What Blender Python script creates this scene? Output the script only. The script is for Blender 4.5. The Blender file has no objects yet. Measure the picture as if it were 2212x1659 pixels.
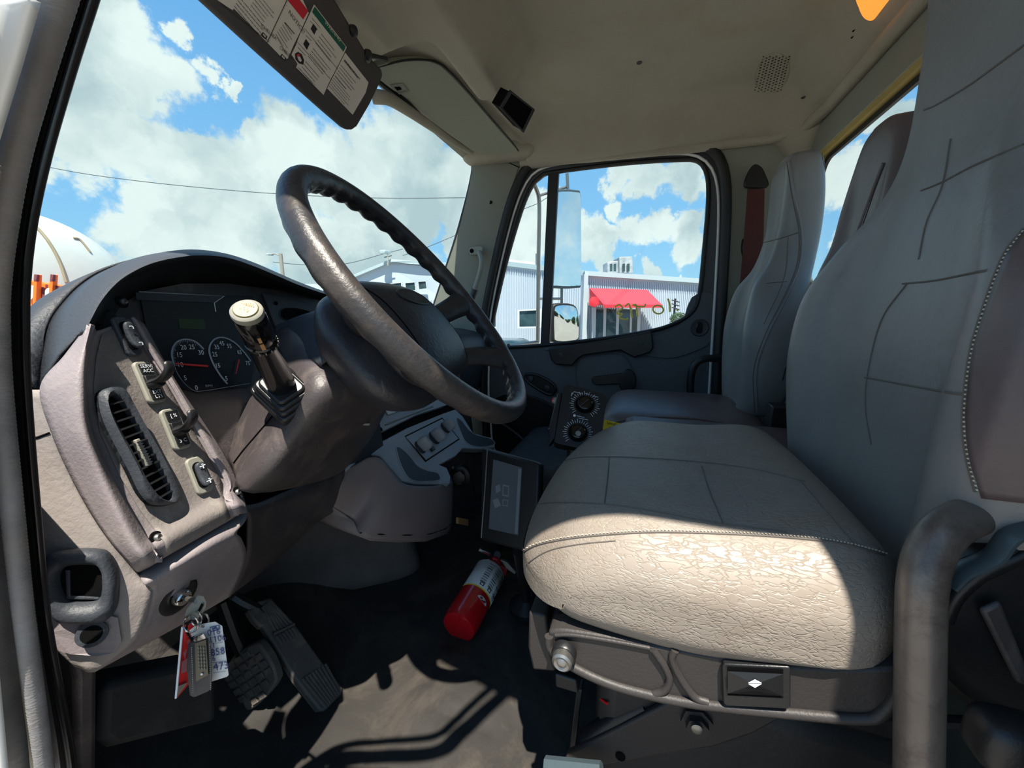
import bpy, bmesh, math, random
from mathutils import Vector, Matrix, noise
from mathutils.bvhtree import BVHTree

# ------------------------------------------------------------------ camera
S = bpy.context.scene
COL = S.collection
F = 830.0; YAW = math.radians(19); PIT = math.radians(10.2)
CAM = Vector((0, 0, .77))
FW = Vector((math.cos(YAW)*math.cos(PIT), math.sin(YAW)*math.cos(PIT), -math.sin(PIT)))
RT = Vector((math.sin(YAW), -math.cos(YAW), 0)); UP = RT.cross(FW)
cam_data = bpy.data.cameras.new('camera'); cam = bpy.data.objects.new('camera', cam_data); COL.objects.link(cam)
cam_data.sensor_width = 36; cam_data.lens = 36*F/2212; cam_data.clip_start = .02; cam_data.clip_end = 800
cam.matrix_world = Matrix((( RT.x, UP.x, -FW.x, CAM.x), (RT.y, UP.y, -FW.y, CAM.y), (RT.z, UP.z, -FW.z, CAM.z), (0, 0, 0, 1)))
S.camera = cam
S.view_settings.view_transform = 'Standard'; S.view_settings.look = 'None'
S.view_settings.gamma = 1; S.view_settings.use_curve_mapping = False
S.view_settings.exposure = 0.36

def ray(px, py): return FW + RT*((px-1106)/F) - UP*((py-829.5)/F)
FWH = V0 = Vector((FW.x, FW.y, 0)).normalized()
def at(px, py, x=None, y=None, z=None, d=None, pl=None):
    "the point of the place seen at this spot of the photograph, on a plane x, y, z = const, at a depth, or on a plane"
    r = ray(px, py)
    if d is not None: t = d
    elif x is not None: t = (x-CAM.x)/r.x
    elif y is not None: t = (y-CAM.y)/r.y
    elif z is not None: t = (z-CAM.z)/r.z
    else: t = (pl[0]-CAM).dot(pl[1])/r.dot(pl[1])
    return CAM + r*t
def plane3(a, b, c):
    n = (b-a).cross(c-a).normalized()
    if n.dot(CAM-a) < 0: n = -n
    return (a, n)
def off(pl, k): return (pl[0]+pl[1]*k, pl[1])

# ------------------------------------------------------------------ sun
SUN_DIR = Vector((1, .37, -2.7)).normalized()
sl = bpy.data.lights.new('sun', 'SUN'); sl.energy = 9; sl.angle = math.radians(.53); sl.color = (1, .93, .82)
so = bpy.data.objects.new('sun', sl); COL.objects.link(so)
so.rotation_euler = SUN_DIR.to_track_quat('-Z', 'Y').to_euler(); so.location = (-3, -1, 9)

# ------------------------------------------------------------------ sky with clouds
W = bpy.data.worlds.new('sky'); S.world = W; W.use_nodes = True
nt = W.node_tree; nt.nodes.clear()
def nn(t, **k):
    n = nt.nodes.new(t)
    for a, b in k.items(): setattr(n, a, b)
    return n
def lk(a, b): nt.links.new(a, b)
def mth(op, a, b=None, c=None, clamp=False):
    n = nn('ShaderNodeMath', operation=op, use_clamp=clamp)
    for i, v in enumerate((a, b, c)):
        if v is None: continue
        if isinstance(v, (int, float)): n.inputs[i].default_value = v
        else: lk(v, n.inputs[i])
    return n.outputs[0]
tc = nn('ShaderNodeTexCoord'); D = tc.outputs['Generated']
def noise_n(scale, detail=6, rough=.55, vec=None, dist=0):
    n = nn('ShaderNodeTexNoise'); n.inputs['Scale'].default_value = scale; n.inputs['Detail'].default_value = detail
    n.inputs['Roughness'].default_value = rough; n.inputs['Distortion'].default_value = dist
    lk(vec or D, n.inputs['Vector']); return n
w1 = noise_n(9, 7, .62)
sub = nn('ShaderNodeVectorMath', operation='SUBTRACT'); lk(w1.outputs['Color'], sub.inputs[0]); sub.inputs[1].default_value = (.5, .5, .5)
scl = nn('ShaderNodeVectorMath', operation='SCALE'); lk(sub.outputs[0], scl.inputs[0]); scl.inputs['Scale'].default_value = .17
add = nn('ShaderNodeVectorMath', operation='ADD'); lk(D, add.inputs[0]); lk(scl.outputs[0], add.inputs[1])
DW = add.outputs[0]
# clouds: (spot in the photograph, angular radius in its pixels)
CLOUDS = [(240,20,100),(200,90,120),(300,140,100),(170,230,130),(260,300,110),(360,330,90),(120,330,90),(440,320,50),(60,180,200),
 (430,160,40),(480,185,22),(400,60,40),(535,290,40),(560,310,60),(640,300,95),(600,390,130),(480,400,110),(400,440,95),(320,430,80),(290,500,90),(430,510,90),
 (520,530,95),(640,500,85),(760,400,115),(850,320,100),(930,400,105),(880,480,90),(990,430,80),(760,540,100),(840,570,80),(910,620,90),(680,590,90),(330,550,60),(900,260,80),
 (990,520,40),(1060,470,70),(1120,500,90),(1150,440,60),(1130,560,60),(1260,520,60),(1290,545,40),(1340,385,38),(1400,385,48),(1460,378,50),(1500,390,45),(1335,450,34),(1365,500,42),(1320,510,28),(1410,490,42),(1470,490,48),(1500,520,50),(1490,465,28),(1300,580,30),(1390,583,26),(1480,590,16),
 (1900,280,32),(1950,265,46),(2000,270,48),(1830,380,60),(1880,420,70),(1780,400,60),(1830,520,60)]
dens = None
for (px, py, r) in CLOUDS:
    dv = ray(px, py).normalized(); rr = r/F*(1/ray(px, py).length)
    ds = nn('ShaderNodeVectorMath', operation='DISTANCE'); lk(DW, ds.inputs[0]); ds.inputs[1].default_value = dv
    m = mth('SUBTRACT', 1.0, mth('DIVIDE', ds.outputs['Value'], rr))
    dens = m if dens is None else mth('SMOOTH_MAX', dens, m, .12)
# clouds over the rest of the sky, behind the photographer and overhead
far = noise_n(2.2, 8, .6, dist=.3)
farm = nn('ShaderNodeMapRange'); lk(far.outputs['Fac'], farm.inputs[0]); farm.inputs[1].default_value = .52; farm.inputs[2].default_value = .66
dotf = nn('ShaderNodeVectorMath', operation='DOT_PRODUCT'); lk(D, dotf.inputs[0]); dotf.inputs[1].default_value = FW
farw = nn('ShaderNodeMapRange'); lk(dotf.outputs['Value'], farw.inputs[0]); farw.inputs[1].default_value = .5; farw.inputs[2].default_value = .3
farc = mth('MULTIPLY', farm.outputs[0], farw.outputs[0])
fine = noise_n(26, 8, .65)
dn = mth('ADD', dens, mth('MULTIPLY', mth('SUBTRACT', fine.outputs['Fac'], .5), .42))
mr = nn('ShaderNodeMapRange', interpolation_type='SMOOTHSTEP'); lk(dn, mr.inputs[0]); mr.inputs[1].default_value = .05; mr.inputs[2].default_value = .36
cmask = mth('MAXIMUM', mr.outputs[0], farc)
sep = nn('ShaderNodeSeparateXYZ'); lk(D, sep.inputs[0])
gr = nn('ShaderNodeValToRGB'); lk(sep.outputs['Z'], gr.inputs[0])
el = gr.color_ramp.elements
el[0].position = 0; el[0].color = (.36, .64, .80, 1); el[1].position = 1; el[1].color = (.05, .15, .42, 1)
e = el.new(.18); e.color = (.24, .52, .82, 1); e = el.new(.5); e.color = (.15, .39, .74, 1)
shade = noise_n(7, 3, .5, DW); sh2 = noise_n(3.5, 3, .5)
cs = nn('ShaderNodeMapRange'); lk(mth('ADD', mth('MULTIPLY', shade.outputs['Fac'], .6), mth('MULTIPLY', sh2.outputs['Fac'], .4)), cs.inputs[0]); cs.inputs[1].default_value = .38; cs.inputs[2].default_value = .58
ccol = nn('ShaderNodeMixRGB'); lk(cs.outputs[0], ccol.inputs[0]); ccol.inputs[1].default_value = (.42, .53, .57, 1); ccol.inputs[2].default_value = (.74, .81, .80, 1)
mx = nn('ShaderNodeMixRGB'); lk(cmask, mx.inputs[0]); lk(gr.outputs[0], mx.inputs[1]); lk(ccol.outputs[0], mx.inputs[2])
gnd = nn('ShaderNodeMapRange'); lk(sep.outputs['Z'], gnd.inputs[0]); gnd.inputs[1].default_value = 0; gnd.inputs[2].default_value = -.02
mg = nn('ShaderNodeMixRGB'); lk(gnd.outputs[0], mg.inputs[0]); lk(mx.outputs[0], mg.inputs[1]); mg.inputs[2].default_value = (.3, .29, .27, 1)
bg = nn('ShaderNodeBackground'); lk(mg.outputs[0], bg.inputs[0]); bg.inputs[1].default_value = 1.0
ow = nn('ShaderNodeOutputWorld'); lk(bg.outputs[0], ow.inputs[0])

# ------------------------------------------------------------------ materials
def srgb(r, g, b): return tuple(((c/255)/12.92 if c/255 <= .04045 else ((c/255+.055)/1.055)**2.4) for c in (r, g, b))
def mat(name, rgb, rough=.5, metal=0, bump=0, bscale=200, var=0, vscale=6, spec=.5, dirt=None, dscale=9, damt=.5, stretch=None, bdetail=4, coat=0, vor=False, emit=0, lin=False):
    m = bpy.data.materials.new(name); m.use_nodes = True; t = m.node_tree; b = t.nodes['Principled BSDF']
    c = rgb if lin else srgb(*rgb)
    b.inputs['Base Color'].default_value = (*c, 1); b.inputs['Roughness'].default_value = rough; b.inputs['Metallic'].default_value = metal
    b.inputs['Specular IOR Level'].default_value = spec; b.inputs['Coat Weight'].default_value = coat
    if emit: b.inputs['Emission Color'].default_value = (*c, 1); b.inputs['Emission Strength'].default_value = emit
    co = t.nodes.new('ShaderNodeTexCoord').outputs['Object']
    if stretch:
        mp = t.nodes.new('ShaderNodeMapping'); mp.inputs['Scale'].default_value = stretch; t.links.new(co, mp.inputs[0]); co2 = mp.outputs[0]
    else: co2 = co
    def nz(sc, dt, v, r=.6, dist=0):
        n = t.nodes.new('ShaderNodeTexNoise'); n.inputs['Scale'].default_value = sc; n.inputs['Detail'].default_value = dt; n.inputs['Roughness'].default_value = r; n.inputs['Distortion'].default_value = dist
        t.links.new(v, n.inputs['Vector']); return n
    src = None
    if var:
        n = nz(vscale, 6, co)
        r = t.nodes.new('ShaderNodeMapRange'); t.links.new(n.outputs['Fac'], r.inputs[0]); r.inputs[1].default_value = .3; r.inputs[2].default_value = .7
        x = t.nodes.new('ShaderNodeMixRGB'); t.links.new(r.outputs[0], x.inputs[0])
        x.inputs[1].default_value = (*[k*(1-var) for k in c], 1); x.inputs[2].default_value = (*[min(1, k*(1+var)) for k in c], 1); src = x.outputs[0]
    if dirt:
        n = nz(dscale, 8, co, .7, .4); r = t.nodes.new('ShaderNodeMapRange'); t.links.new(n.outputs['Fac'], r.inputs[0]); r.inputs[1].default_value = .5; r.inputs[2].default_value = .68; r.inputs[4].default_value = damt
        x = t.nodes.new('ShaderNodeMixRGB'); t.links.new(r.outputs[0], x.inputs[0])
        if src: t.links.new(src, x.inputs[1])
        else: x.inputs[1].default_value = (*c, 1)
        x.inputs[2].default_value = (*srgb(*dirt), 1); src = x.outputs[0]
    if src: t.links.new(src, b.inputs['Base Color'])
    if bump:
        if vor:
            n = t.nodes.new('ShaderNodeTexVoronoi'); n.inputs['Scale'].default_value = bscale; n.feature = 'DISTANCE_TO_EDGE'
            w = nz(bscale*.4, 3, co2); mxv = t.nodes.new('ShaderNodeMixRGB'); mxv.blend_type = 'LINEAR_LIGHT'; mxv.inputs[0].default_value = .02
            t.links.new(co2, mxv.inputs[1]); t.links.new(w.outputs['Color'], mxv.inputs[2]); t.links.new(mxv.outputs[0], n.inputs['Vector']); 
            r2 = t.nodes.new('ShaderNodeMapRange'); t.links.new(n.outputs['Distance'], r2.inputs[0]); r2.inputs[2].default_value = .12; o = r2.outputs[0]
        else: o = nz(bscale, bdetail, co2).outputs['Fac']
        bp = t.nodes.new('ShaderNodeBump'); bp.inputs['Strength'].default_value = bump; bp.inputs['Distance'].default_value = .002
        t.links.new(o, bp.inputs['Height']); t.links.new(bp.outputs[0], b.inputs['Normal'])
    return m
M = {}
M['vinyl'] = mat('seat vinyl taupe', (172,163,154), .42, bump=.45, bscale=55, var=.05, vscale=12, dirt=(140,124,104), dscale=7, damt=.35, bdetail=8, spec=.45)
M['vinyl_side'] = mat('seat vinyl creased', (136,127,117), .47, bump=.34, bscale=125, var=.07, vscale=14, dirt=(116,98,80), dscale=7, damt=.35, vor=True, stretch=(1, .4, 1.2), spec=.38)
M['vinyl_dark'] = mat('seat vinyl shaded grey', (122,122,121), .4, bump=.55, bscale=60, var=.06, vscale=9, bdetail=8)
M['vinyl_brown'] = mat('seat vinyl old brown grey', (96,84,84), .38, bump=.4, bscale=60, var=.12, vscale=9, dirt=(60,52,54), dscale=6, bdetail=8)
M['seam'] = mat('seam line', (96,90,84), .7)
M['thread'] = mat('stitch thread', (196,186,168), .7)
M['headliner'] = mat('headliner fabric', (168,162,149), .95, bump=.5, bscale=420, var=.05, vscale=3, dirt=(150,138,112), dscale=4, damt=.3, spec=.1)
M['visor_cloth'] = mat('visor vinyl pale', (156,160,146), .7, bump=.2, bscale=300, spec=.2)
M['pillar'] = mat('pillar plastic', (140,142,132), .65, bump=.3, bscale=300, var=.04, spec=.25)
M['beige'] = mat('seal beige', (172,150,88), .7, var=.15, vscale=8)
M['black_rubber'] = mat('black rubber', (30,30,32), .55, bump=.3, bscale=120)
M['seal'] = mat('weathered door seal', (120,118,118), .6, bump=.5, bscale=160, var=.3, vscale=20, dirt=(128,120,108), dscale=14, damt=.6, stretch=(1, 1, 3))
M['seal_dark'] = mat('door seal dark', (22,22,24), .5, bump=.2, bscale=200)
M['body_white'] = mat('white body paint', (225,226,224), .25, coat=.5)
M['grey'] = mat('taupe dash plastic', (128,120,122), .5, bump=.35, bscale=260, var=.06, vscale=6, dirt=(170,164,150), dscale=22, damt=.25, spec=.35)
M['grey_leather'] = mat('grained grey dash skin', (134,127,123), .6, bump=.5, bscale=130, var=.05, vscale=9, spec=.3, dirt=(118,108,98), dscale=5, damt=.25)
M['dust_grey'] = mat('dusty switch panel', (112,106,103), .6, bump=.35, bscale=300, var=.1, vscale=12, dirt=(150,145,134), dscale=30, damt=.5, spec=.3)
M['shroud'] = mat('steering column plastic', (62,57,58), .45, bump=.3, bscale=240, var=.12, vscale=7, dirt=(124,112,104), dscale=18, damt=.35)
M['dark'] = mat('dark dash skin', (54,58,64), .5, bump=.4, bscale=240, var=.08, vscale=7, spec=.4)
M['dark_door'] = mat('dark door plastic', (84,88,94), .55, bump=.35, bscale=260, var=.06, spec=.35)
M['skirt'] = mat('dark seat skirt plastic', (50,47,46), .5, bump=.25, bscale=260, var=.06, spec=.4)
M['black'] = mat('black plastic', (24,25,27), .4, bump=.15, bscale=300)
M['black_gloss'] = mat('glossy black', (12,12,14), .12, spec=.6)
M['void'] = mat('dark recess', (8,8,9), .9, spec=.1)
M['cluster'] = mat('instrument face', (26,29,34), .35, spec=.4, var=.15, vscale=14)
M['bluegrey'] = mat('worn console plastic', (156,162,170), .55, bump=.35, bscale=260, var=.08, vscale=9, dirt=(140,136,128), dscale=20, damt=.3)
M['console'] = mat('brown grey console plastic', (128,116,116), .5, bump=.25, bscale=260, var=.05, dirt=(150,136,116), dscale=5, damt=.2)
M['wheel'] = mat('steering wheel leather', (46,45,47), .38, bump=.6, bscale=95, var=.12, vscale=9, bdetail=6, spec=.5, dirt=(104,90,76), dscale=11, damt=.35)
M['hub'] = mat('steering hub skin', (44,45,50), .42, bump=.5, bscale=140, var=.1, vscale=6, dirt=(92,78,66), dscale=5, damt=.3)
M['white_print'] = mat('white print', (225,230,234), .6)
M['grey_print'] = mat('grey print', (150,162,172), .6)
M['red_needle'] = mat('red needle', (205,52,52), .5)
M['lcd'] = mat('dim green display', (38,58,30), .3)
M['cream'] = mat('cream cap', (132,122,80), .4)
M['pale_bezel'] = mat('dusty pale bezel', (132,131,120), .6, var=.12, vscale=40)
M['chrome'] = mat('chrome', (200,200,200), .18, metal=1)
M['steel'] = mat('dull steel', (150,148,144), .38, metal=.9, bump=.15, bscale=80)
M['handle_metal'] = mat('worn bare metal tube', (120,110,102), .38, metal=.35, bump=.35, bscale=60, var=.18, vscale=22, dirt=(78,66,62), dscale=22, damt=.7)
M['floor'] = mat('dirty rubber floor', (44,42,40), .7, bump=.5, bscale=40, var=.25, vscale=6, dirt=(86,78,68), dscale=5, damt=.5, bdetail=8, spec=.3)
M['mat'] = mat('black floor mat', (20,21,24), .7, bump=.3, bscale=120, var=.1, dirt=(62,62,62), dscale=10)
M['carpet'] = mat('dark firewall liner', (92,88,86), .9, bump=.7, bscale=90, var=.2, vscale=7, spec=.1)
M['pedal'] = mat('pedal rubber', (78,75,72), .65, bump=.3, bscale=90, dirt=(118,108,94), dscale=24, damt=.7)
M['red'] = mat('fire red paint', (196,20,28), .2, coat=.6, spec=.6)
M['label_white'] = mat('white label', (214,212,206), .5)
M['label_paper'] = mat('visor label paper', (226,216,204), .7)
M['label_red'] = mat('label red', (214,30,48), .6)
M['label_green'] = mat('label green', (10,92,70), .6)
M['ink'] = mat('black ink', (34,32,34), .7)
M['ink_blue'] = mat('pen ink', (70,76,120), .7)
M['visor_dark'] = mat('dark visor vinyl', (84,80,78), .85, bump=.5, bscale=400, spec=.15)
M['yellow'] = mat('yellow card', (236,214,30), .6)
M['red_plastic'] = mat('red plastic', (214,36,36), .3)
M['leather_black'] = mat('black leather fob', (48,50,54), .45, bump=.3, bscale=200)
M['brass'] = mat('dark plate', (96,92,78), .4, metal=.5)
M['belt'] = mat('red brown belt webbing', (78,34,30), .8, bump=.4, bscale=300, stretch=(1,1,.2))
M['amber'] = mat('warm dome lens', (240,150,60), .3, emit=.9)
M['screen'] = mat('tablet screen', (88,96,104), .12, spec=.5)
M['screen_mark'] = mat('tablet screen graphics', (120,128,134), .2)
M['teal_steel'] = mat('painted seat steel', (70,84,90), .4, metal=.3, bump=.2, bscale=90)
M['wall_metal'] = mat('white corrugated siding', (182,194,208), .5)
M['roof_metal'] = mat('pale metal roof', (172,190,196), .45)
M['awning'] = mat('red awning cloth', (196,44,60), .8)
M['dark_glass'] = mat('dark building window', (44,62,66), .12, var=.5, vscale=1.5)
M['door_white'] = mat('white door frame', (180,190,196), .5)
M['pole'] = mat('weathered wood pole', (150,146,138), .9)
M['wire'] = mat('wire', (70,84,92), .8)
M['asphalt'] = mat('grey yard asphalt', (128,124,118), .95, var=.12, vscale=.3, bump=.3, bscale=20)
M['orange'] = mat('orange paint', (246,110,26), .4)
M['tank'] = mat('white tank', (190,196,194), .35, var=.03)
M['strap'] = mat('tan strap', (150,140,118), .8)
M['maroon'] = mat('maroon plate', (110,52,58), .6)
M['ac'] = mat('rooftop unit metal', (150,156,160), .5, metal=.3, var=.3, vscale=3)
M['foliage'] = mat('foliage', (54,74,44), .9, var=.3, vscale=4)
M['gold_paint'] = mat('yellow marker paint', (255,226,60), .7)
M['mirror'] = mat('mirror glass', (235,240,240), .01, metal=1)
M['sun_sand'] = mat('sandy dirt', (196,184,160), .9, bump=.4, bscale=120)
M['brown_tag'] = mat('tan connector', (170,128,84), .6)
# thin window glass: lets the sun and the view through, keeps a faint reflection
g = bpy.data.materials.new('window glass'); g.use_nodes = True; t = g.node_tree; t.nodes.clear()
tr = t.nodes.new('ShaderNodeBsdfTransparent'); tr.inputs[0].default_value = (.93, .97, .96, 1)
gl = t.nodes.new('ShaderNodeBsdfGlossy'); gl.inputs['Roughness'].default_value = .02
lw = t.nodes.new('ShaderNodeLayerWeight'); lw.inputs['Blend'].default_value = .5
p5 = t.nodes.new('ShaderNodeMath'); p5.operation = 'POWER'; t.links.new(lw.outputs['Facing'], p5.inputs[0]); p5.inputs[1].default_value = 5
ml_ = t.nodes.new('ShaderNodeMath'); ml_.operation = 'MULTIPLY_ADD'; t.links.new(p5.outputs[0], ml_.inputs[0]); ml_.inputs[1].default_value = .35; ml_.inputs[2].default_value = .02
fr = ml_
mxg = t.nodes.new('ShaderNodeMixShader'); t.links.new(fr.outputs[0], mxg.inputs[0]); t.links.new(tr.outputs[0], mxg.inputs[1]); t.links.new(gl.outputs[0], mxg.inputs[2])
og = t.nodes.new('ShaderNodeOutputMaterial'); t.links.new(mxg.outputs[0], og.inputs[0]); M['glass'] = g

# ------------------------------------------------------------------ mesh helpers
def V(*a): return Vector(a)
def cr(pts, n=6, closed=False):
    "smooth curve through the points"
    P = [Vector(p) for p in pts]; out = []; N = len(P)
    if N < 3 and not closed:
        return [P[0].lerp(P[-1], i/n) for i in range(n+1)]
    R = range(N if closed else N-1)
    for i in R:
        p0 = P[(i-1) % N] if closed or i > 0 else P[0]*2-P[1]
        p1 = P[i]; p2 = P[(i+1) % N]
        p3 = P[(i+2) % N] if closed or i+2 < N else P[-1]*2-P[-2]
        for k in range(n):
            t = k/n
            out.append(.5*((2*p1)+(p2-p0)*t+(2*p0-5*p1+4*p2-p3)*t*t+(3*p1-p0-3*p2+p3)*t**3))
    if not closed: out.append(P[-1])
    return out
def resample(pts, n, closed=False):
    P = list(pts)+([pts[0]] if closed else []); L = [0]
    for a, b in zip(P, P[1:]): L.append(L[-1]+(b-a).length)
    out = []; j = 0
    for i in range(n):
        s = L[-1]*i/(n if closed else n-1)
        while j < len(L)-2 and L[j+1] < s: j += 1
        k = (s-L[j])/max(1e-9, L[j+1]-L[j]); out.append(P[j].lerp(P[j+1], k))
    return out
def rrect(w, h, r, n=5):
    "rounded rectangle outline, 2D"
    out = []
    for cx, cy, a0 in ((w-r, h-r, 0), (-(w-r), h-r, 90), (-(w-r), -(h-r), 180), (w-r, -(h-r), 270)):
        for i in range(n+1):
            a = math.radians(a0+90*i/n); out.append((cx+r*math.cos(a), cy+r*math.sin(a)))
    return out
class MB:
    def __init__(s): s.v = []; s.f = []
    def add(s, vs, fs):
        o = len(s.v); s.v += [Vector(v) for v in vs]; s.f += [tuple(i+o for i in f) for f in fs]; return s
    def prism(s, pts, vec):
        n = len(pts); s.add(list(pts)+[Vector(p)+vec for p in pts], [tuple(range(n))[::-1], tuple(range(n, 2*n))]+[(i, (i+1) % n, n+(i+1) % n, n+i) for i in range(n)]); return s
    def box(s, c, h, ax=None):
        a = ax or (V(1,0,0), V(0,1,0), V(0,0,1)); c = Vector(c)
        vs = [c+a[0]*h[0]*i+a[1]*h[1]*j+a[2]*h[2]*k for i in (-1,1) for j in (-1,1) for k in (-1,1)]
        return s.add(vs, [(0,1,3,2),(4,6,7,5),(0,4,5,1),(2,3,7,6),(0,2,6,4),(1,5,7,3)])
    def frame(s, inner, outer, vec):
        n = len(inner); vs = list(inner)+list(outer)+[p+vec for p in inner]+[p+vec for p in outer]; fs = []
        for i in range(n):
            j = (i+1) % n
            fs += [(i, j, n+j, n+i), (2*n+i, 3*n+i, 3*n+j, 2*n+j), (i, 2*n+i, 2*n+j, j), (n+i, n+j, 3*n+j, 3*n+i)]
        return s.add(vs, fs)
    def tube(s, path, r, seg=12, closed=False, up=None, sx=1, sy=1, caps=True, rf=None):
        P = [Vector(p) for p in path]; n = len(P); vs = []; prev = None
        for i, p in enumerate(P):
            a = P[(i-1) % n] if closed or i > 0 else P[i]; b = P[(i+1) % n] if closed or i < n-1 else P[i]
            t = (b-a).normalized()
            if up is not None: x = t.cross(up).normalized()
            else:
                if prev is None:
                    prev = t.cross(V(0,0,1)) if abs(t.z) < .9 else t.cross(V(1,0,0))
                x = (prev-t*prev.dot(t)).normalized(); prev = x
            y = t.cross(x)
            rr = r[i] if isinstance(r, (list, tuple)) else r
            for k in range(seg):
                a2 = 2*math.pi*k/seg; q = rr*(rf(i, a2) if rf else 1)
                vs.append(p+x*math.cos(a2)*q*sx+y*math.sin(a2)*q*sy)
        fs = []
        for i in range(n if closed else n-1):
            j = (i+1) % n
            for k in range(seg):
                l = (k+1) % seg; fs.append((i*seg+k, i*seg+l, j*seg+l, j*seg+k))
        if not closed and caps: fs += [tuple(range(seg))[::-1], tuple((n-1)*seg+k for k in range(seg))]
        return s.add(vs, fs)
    def lathe(s, o, ax, prof, seg=32):
        "prof: (radius, height along axis)"
        ax = Vector(ax).normalized(); x = ax.orthogonal().normalized(); y = ax.cross(x); vs = []; fs = []
        for r, h in prof:
            for k in range(seg):
                a = 2*math.pi*k/seg; vs.append(Vector(o)+ax*h+(x*math.cos(a)+y*math.sin(a))*r)
        for i in range(len(prof)-1):
            for k in range(seg):
                l = (k+1) % seg; fs.append((i*seg+k, i*seg+l, (i+1)*seg+l, (i+1)*seg+k))
        fs += [tuple(range(seg))[::-1], tuple((len(prof)-1)*seg+k for k in range(seg))]
        return s.add(vs, fs)
    def grid(s, rows, closed=False):
        n = len(rows[0]); vs = [p for r in rows for p in r]; fs = []
        for i in range(len(rows)-1):
            for k in range(n if closed else n-1):
                l = (k+1) % n; fs.append((i*n+k, i*n+l, (i+1)*n+l, (i+1)*n+k))
        return s.add(vs, fs)
    def build(s, name, m, parent=None, bevel=0, sol=0, smooth=True, sub=0, angle=40, bseg=2, soff=-1):
        me = bpy.data.meshes.new(name); me.from_pydata([tuple(v) for v in s.v], [], s.f); me.update()
        bm = bmesh.new(); bm.from_mesh(me); bmesh.ops.remove_doubles(bm, verts=bm.verts, dist=1e-6); bmesh.ops.recalc_face_normals(bm, faces=bm.faces)
        if sol and sum((f.normal.dot(CAM-f.calc_center_median())*f.calc_area() for f in bm.faces)) < 0: bmesh.ops.reverse_faces(bm, faces=bm.faces)
        bm.to_mesh(me); bm.free()
        me.materials.append(M[m] if isinstance(m, str) else m)
        o = bpy.data.objects.new(name, me); COL.objects.link(o)
        if parent is not None:
            o.parent = parent; o.matrix_parent_inverse = Matrix.Translation(-Vector(ROOT(parent)))
        if sol:
            md = o.modifiers.new('sol', 'SOLIDIFY'); md.thickness = sol; md.offset = soff
        if bevel:
            md = o.modifiers.new('bev', 'BEVEL'); md.width = bevel; md.segments = bseg; md.limit_method = 'ANGLE'; md.angle_limit = math.radians(35)
        if sub:
            md = o.modifiers.new('sub', 'SUBSURF'); md.levels = sub; md.render_levels = sub
        if smooth:
            me.shade_smooth()
            if not sub: me.set_sharp_from_angle(angle=math.radians(angle))
        return o
def ROOT(o):
    return o.location if o.parent is None else (0, 0, 0)
def thing(name, label, cat, loc, group=None):
    o = bpy.data.objects.new(name, None); COL.objects.link(o); o.location = loc; o.empty_display_size = .05
    o['label'] = label; o['category'] = cat
    if group: o['group'] = group
    return o
def tag(o, label, cat, group=None):
    o['label'] = label; o['category'] = cat
    if group: o['group'] = group
    return o
def struct(o, label=None):
    o['kind'] = 'structure'
    if label: o['label'] = label
    return o
def sempty(name, loc, label=None):
    o = bpy.data.objects.new(name, None); COL.objects.link(o); o.location = loc; o['kind'] = 'structure'
    if label: o['label'] = label
    return o
def copy_thing(o, d, label=None, parent=None):
    c = o.copy(); COL.objects.link(c)
    if parent is None: c.location = o.location+Vector(d)
    else: c.parent = parent
    if label: c['label'] = label
    for ch in [k for k in bpy.data.objects if k.parent == o and k != c]: copy_thing(ch, d, None, c)
    return c
def text(name, s, o, xd, yd, size, m, parent, ext=.0004, cx=False, squash=1):
    cu = bpy.data.curves.new('t', 'FONT'); cu.body = s; cu.size = size; cu.extrude = 0; cu.resolution_u = 2
    if cx: cu.align_x = 'CENTER'; cu.align_y = 'CENTER'
    ob = bpy.data.objects.new('t', cu); me = bpy.data.meshes.new_from_object(ob); bpy.data.objects.remove(ob)
    xd = Vector(xd).normalized(); yd = Vector(yd); yd = (yd-xd*yd.dot(xd)).normalized(); n = xd.cross(yd)
    o = Vector(o); vs = [o+xd*v.co.x*squash+yd*v.co.y+n*ext for v in me.vertices]; fs = [tuple(p.vertices) for p in me.polygons]
    b = MB(); b.add(vs, fs)
    return b.build(name, m, parent, smooth=False)
def pxs(lst, **k): return [at(p[0], p[1], **k) for p in lst]
def pyd(lst): return [at(p[0], p[1], y=p[2]) for p in lst]
def rbox(c, h, r, N=10, deform=None, ax=None, sharp=(1,1,1)):
    "rounded box: r = corner radii per axis"
    a = ax or (V(1,0,0), V(0,1,0), V(0,0,1)); c = Vector(c); b = MB(); key = {}; vs = []; fs = []
    def vid(p):
        k = tuple(round(q, 5) for q in p)
        if k in key: return key[k]
        P = [p[i]*h[i] for i in range(3)]; I = [max(-(h[i]-r[i]), min(h[i]-r[i], P[i])) for i in range(3)]
        d = Vector([(P[i]-I[i])/r[i] for i in range(3)])
        if d.length > 1e-9: d = d.normalized()
        q = Vector([I[i]+d[i]*r[i] for i in range(3)])
        if deform: q = deform(q)
        key[k] = len(vs); vs.append(c+a[0]*q.x+a[1]*q.y+a[2]*q.z); return key[k]
    def sp(t):  # denser near the edges
        return math.copysign(1-(1-abs(t))**1.6, t)
    for ax_ in range(3):
        for sg in (-1, 1):
            for i in range(N):
                for j in range(N):
                    q = []
                    for (u, w) in ((i, j), (i+1, j), (i+1, j+1), (i, j+1)):
                        p = [0, 0, 0]; p[ax_] = sg; p[(ax_+1) % 3] = sp(2*u/N-1); p[(ax_+2) % 3] = sp(2*w/N-1); q.append(vid(p))
                    fs.append(tuple(q) if sg > 0 else tuple(q[::-1]))
    return b.add(vs, fs)
def smooth(t): t = max(0, min(1, t)); return t*t*(3-2*t)
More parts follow.
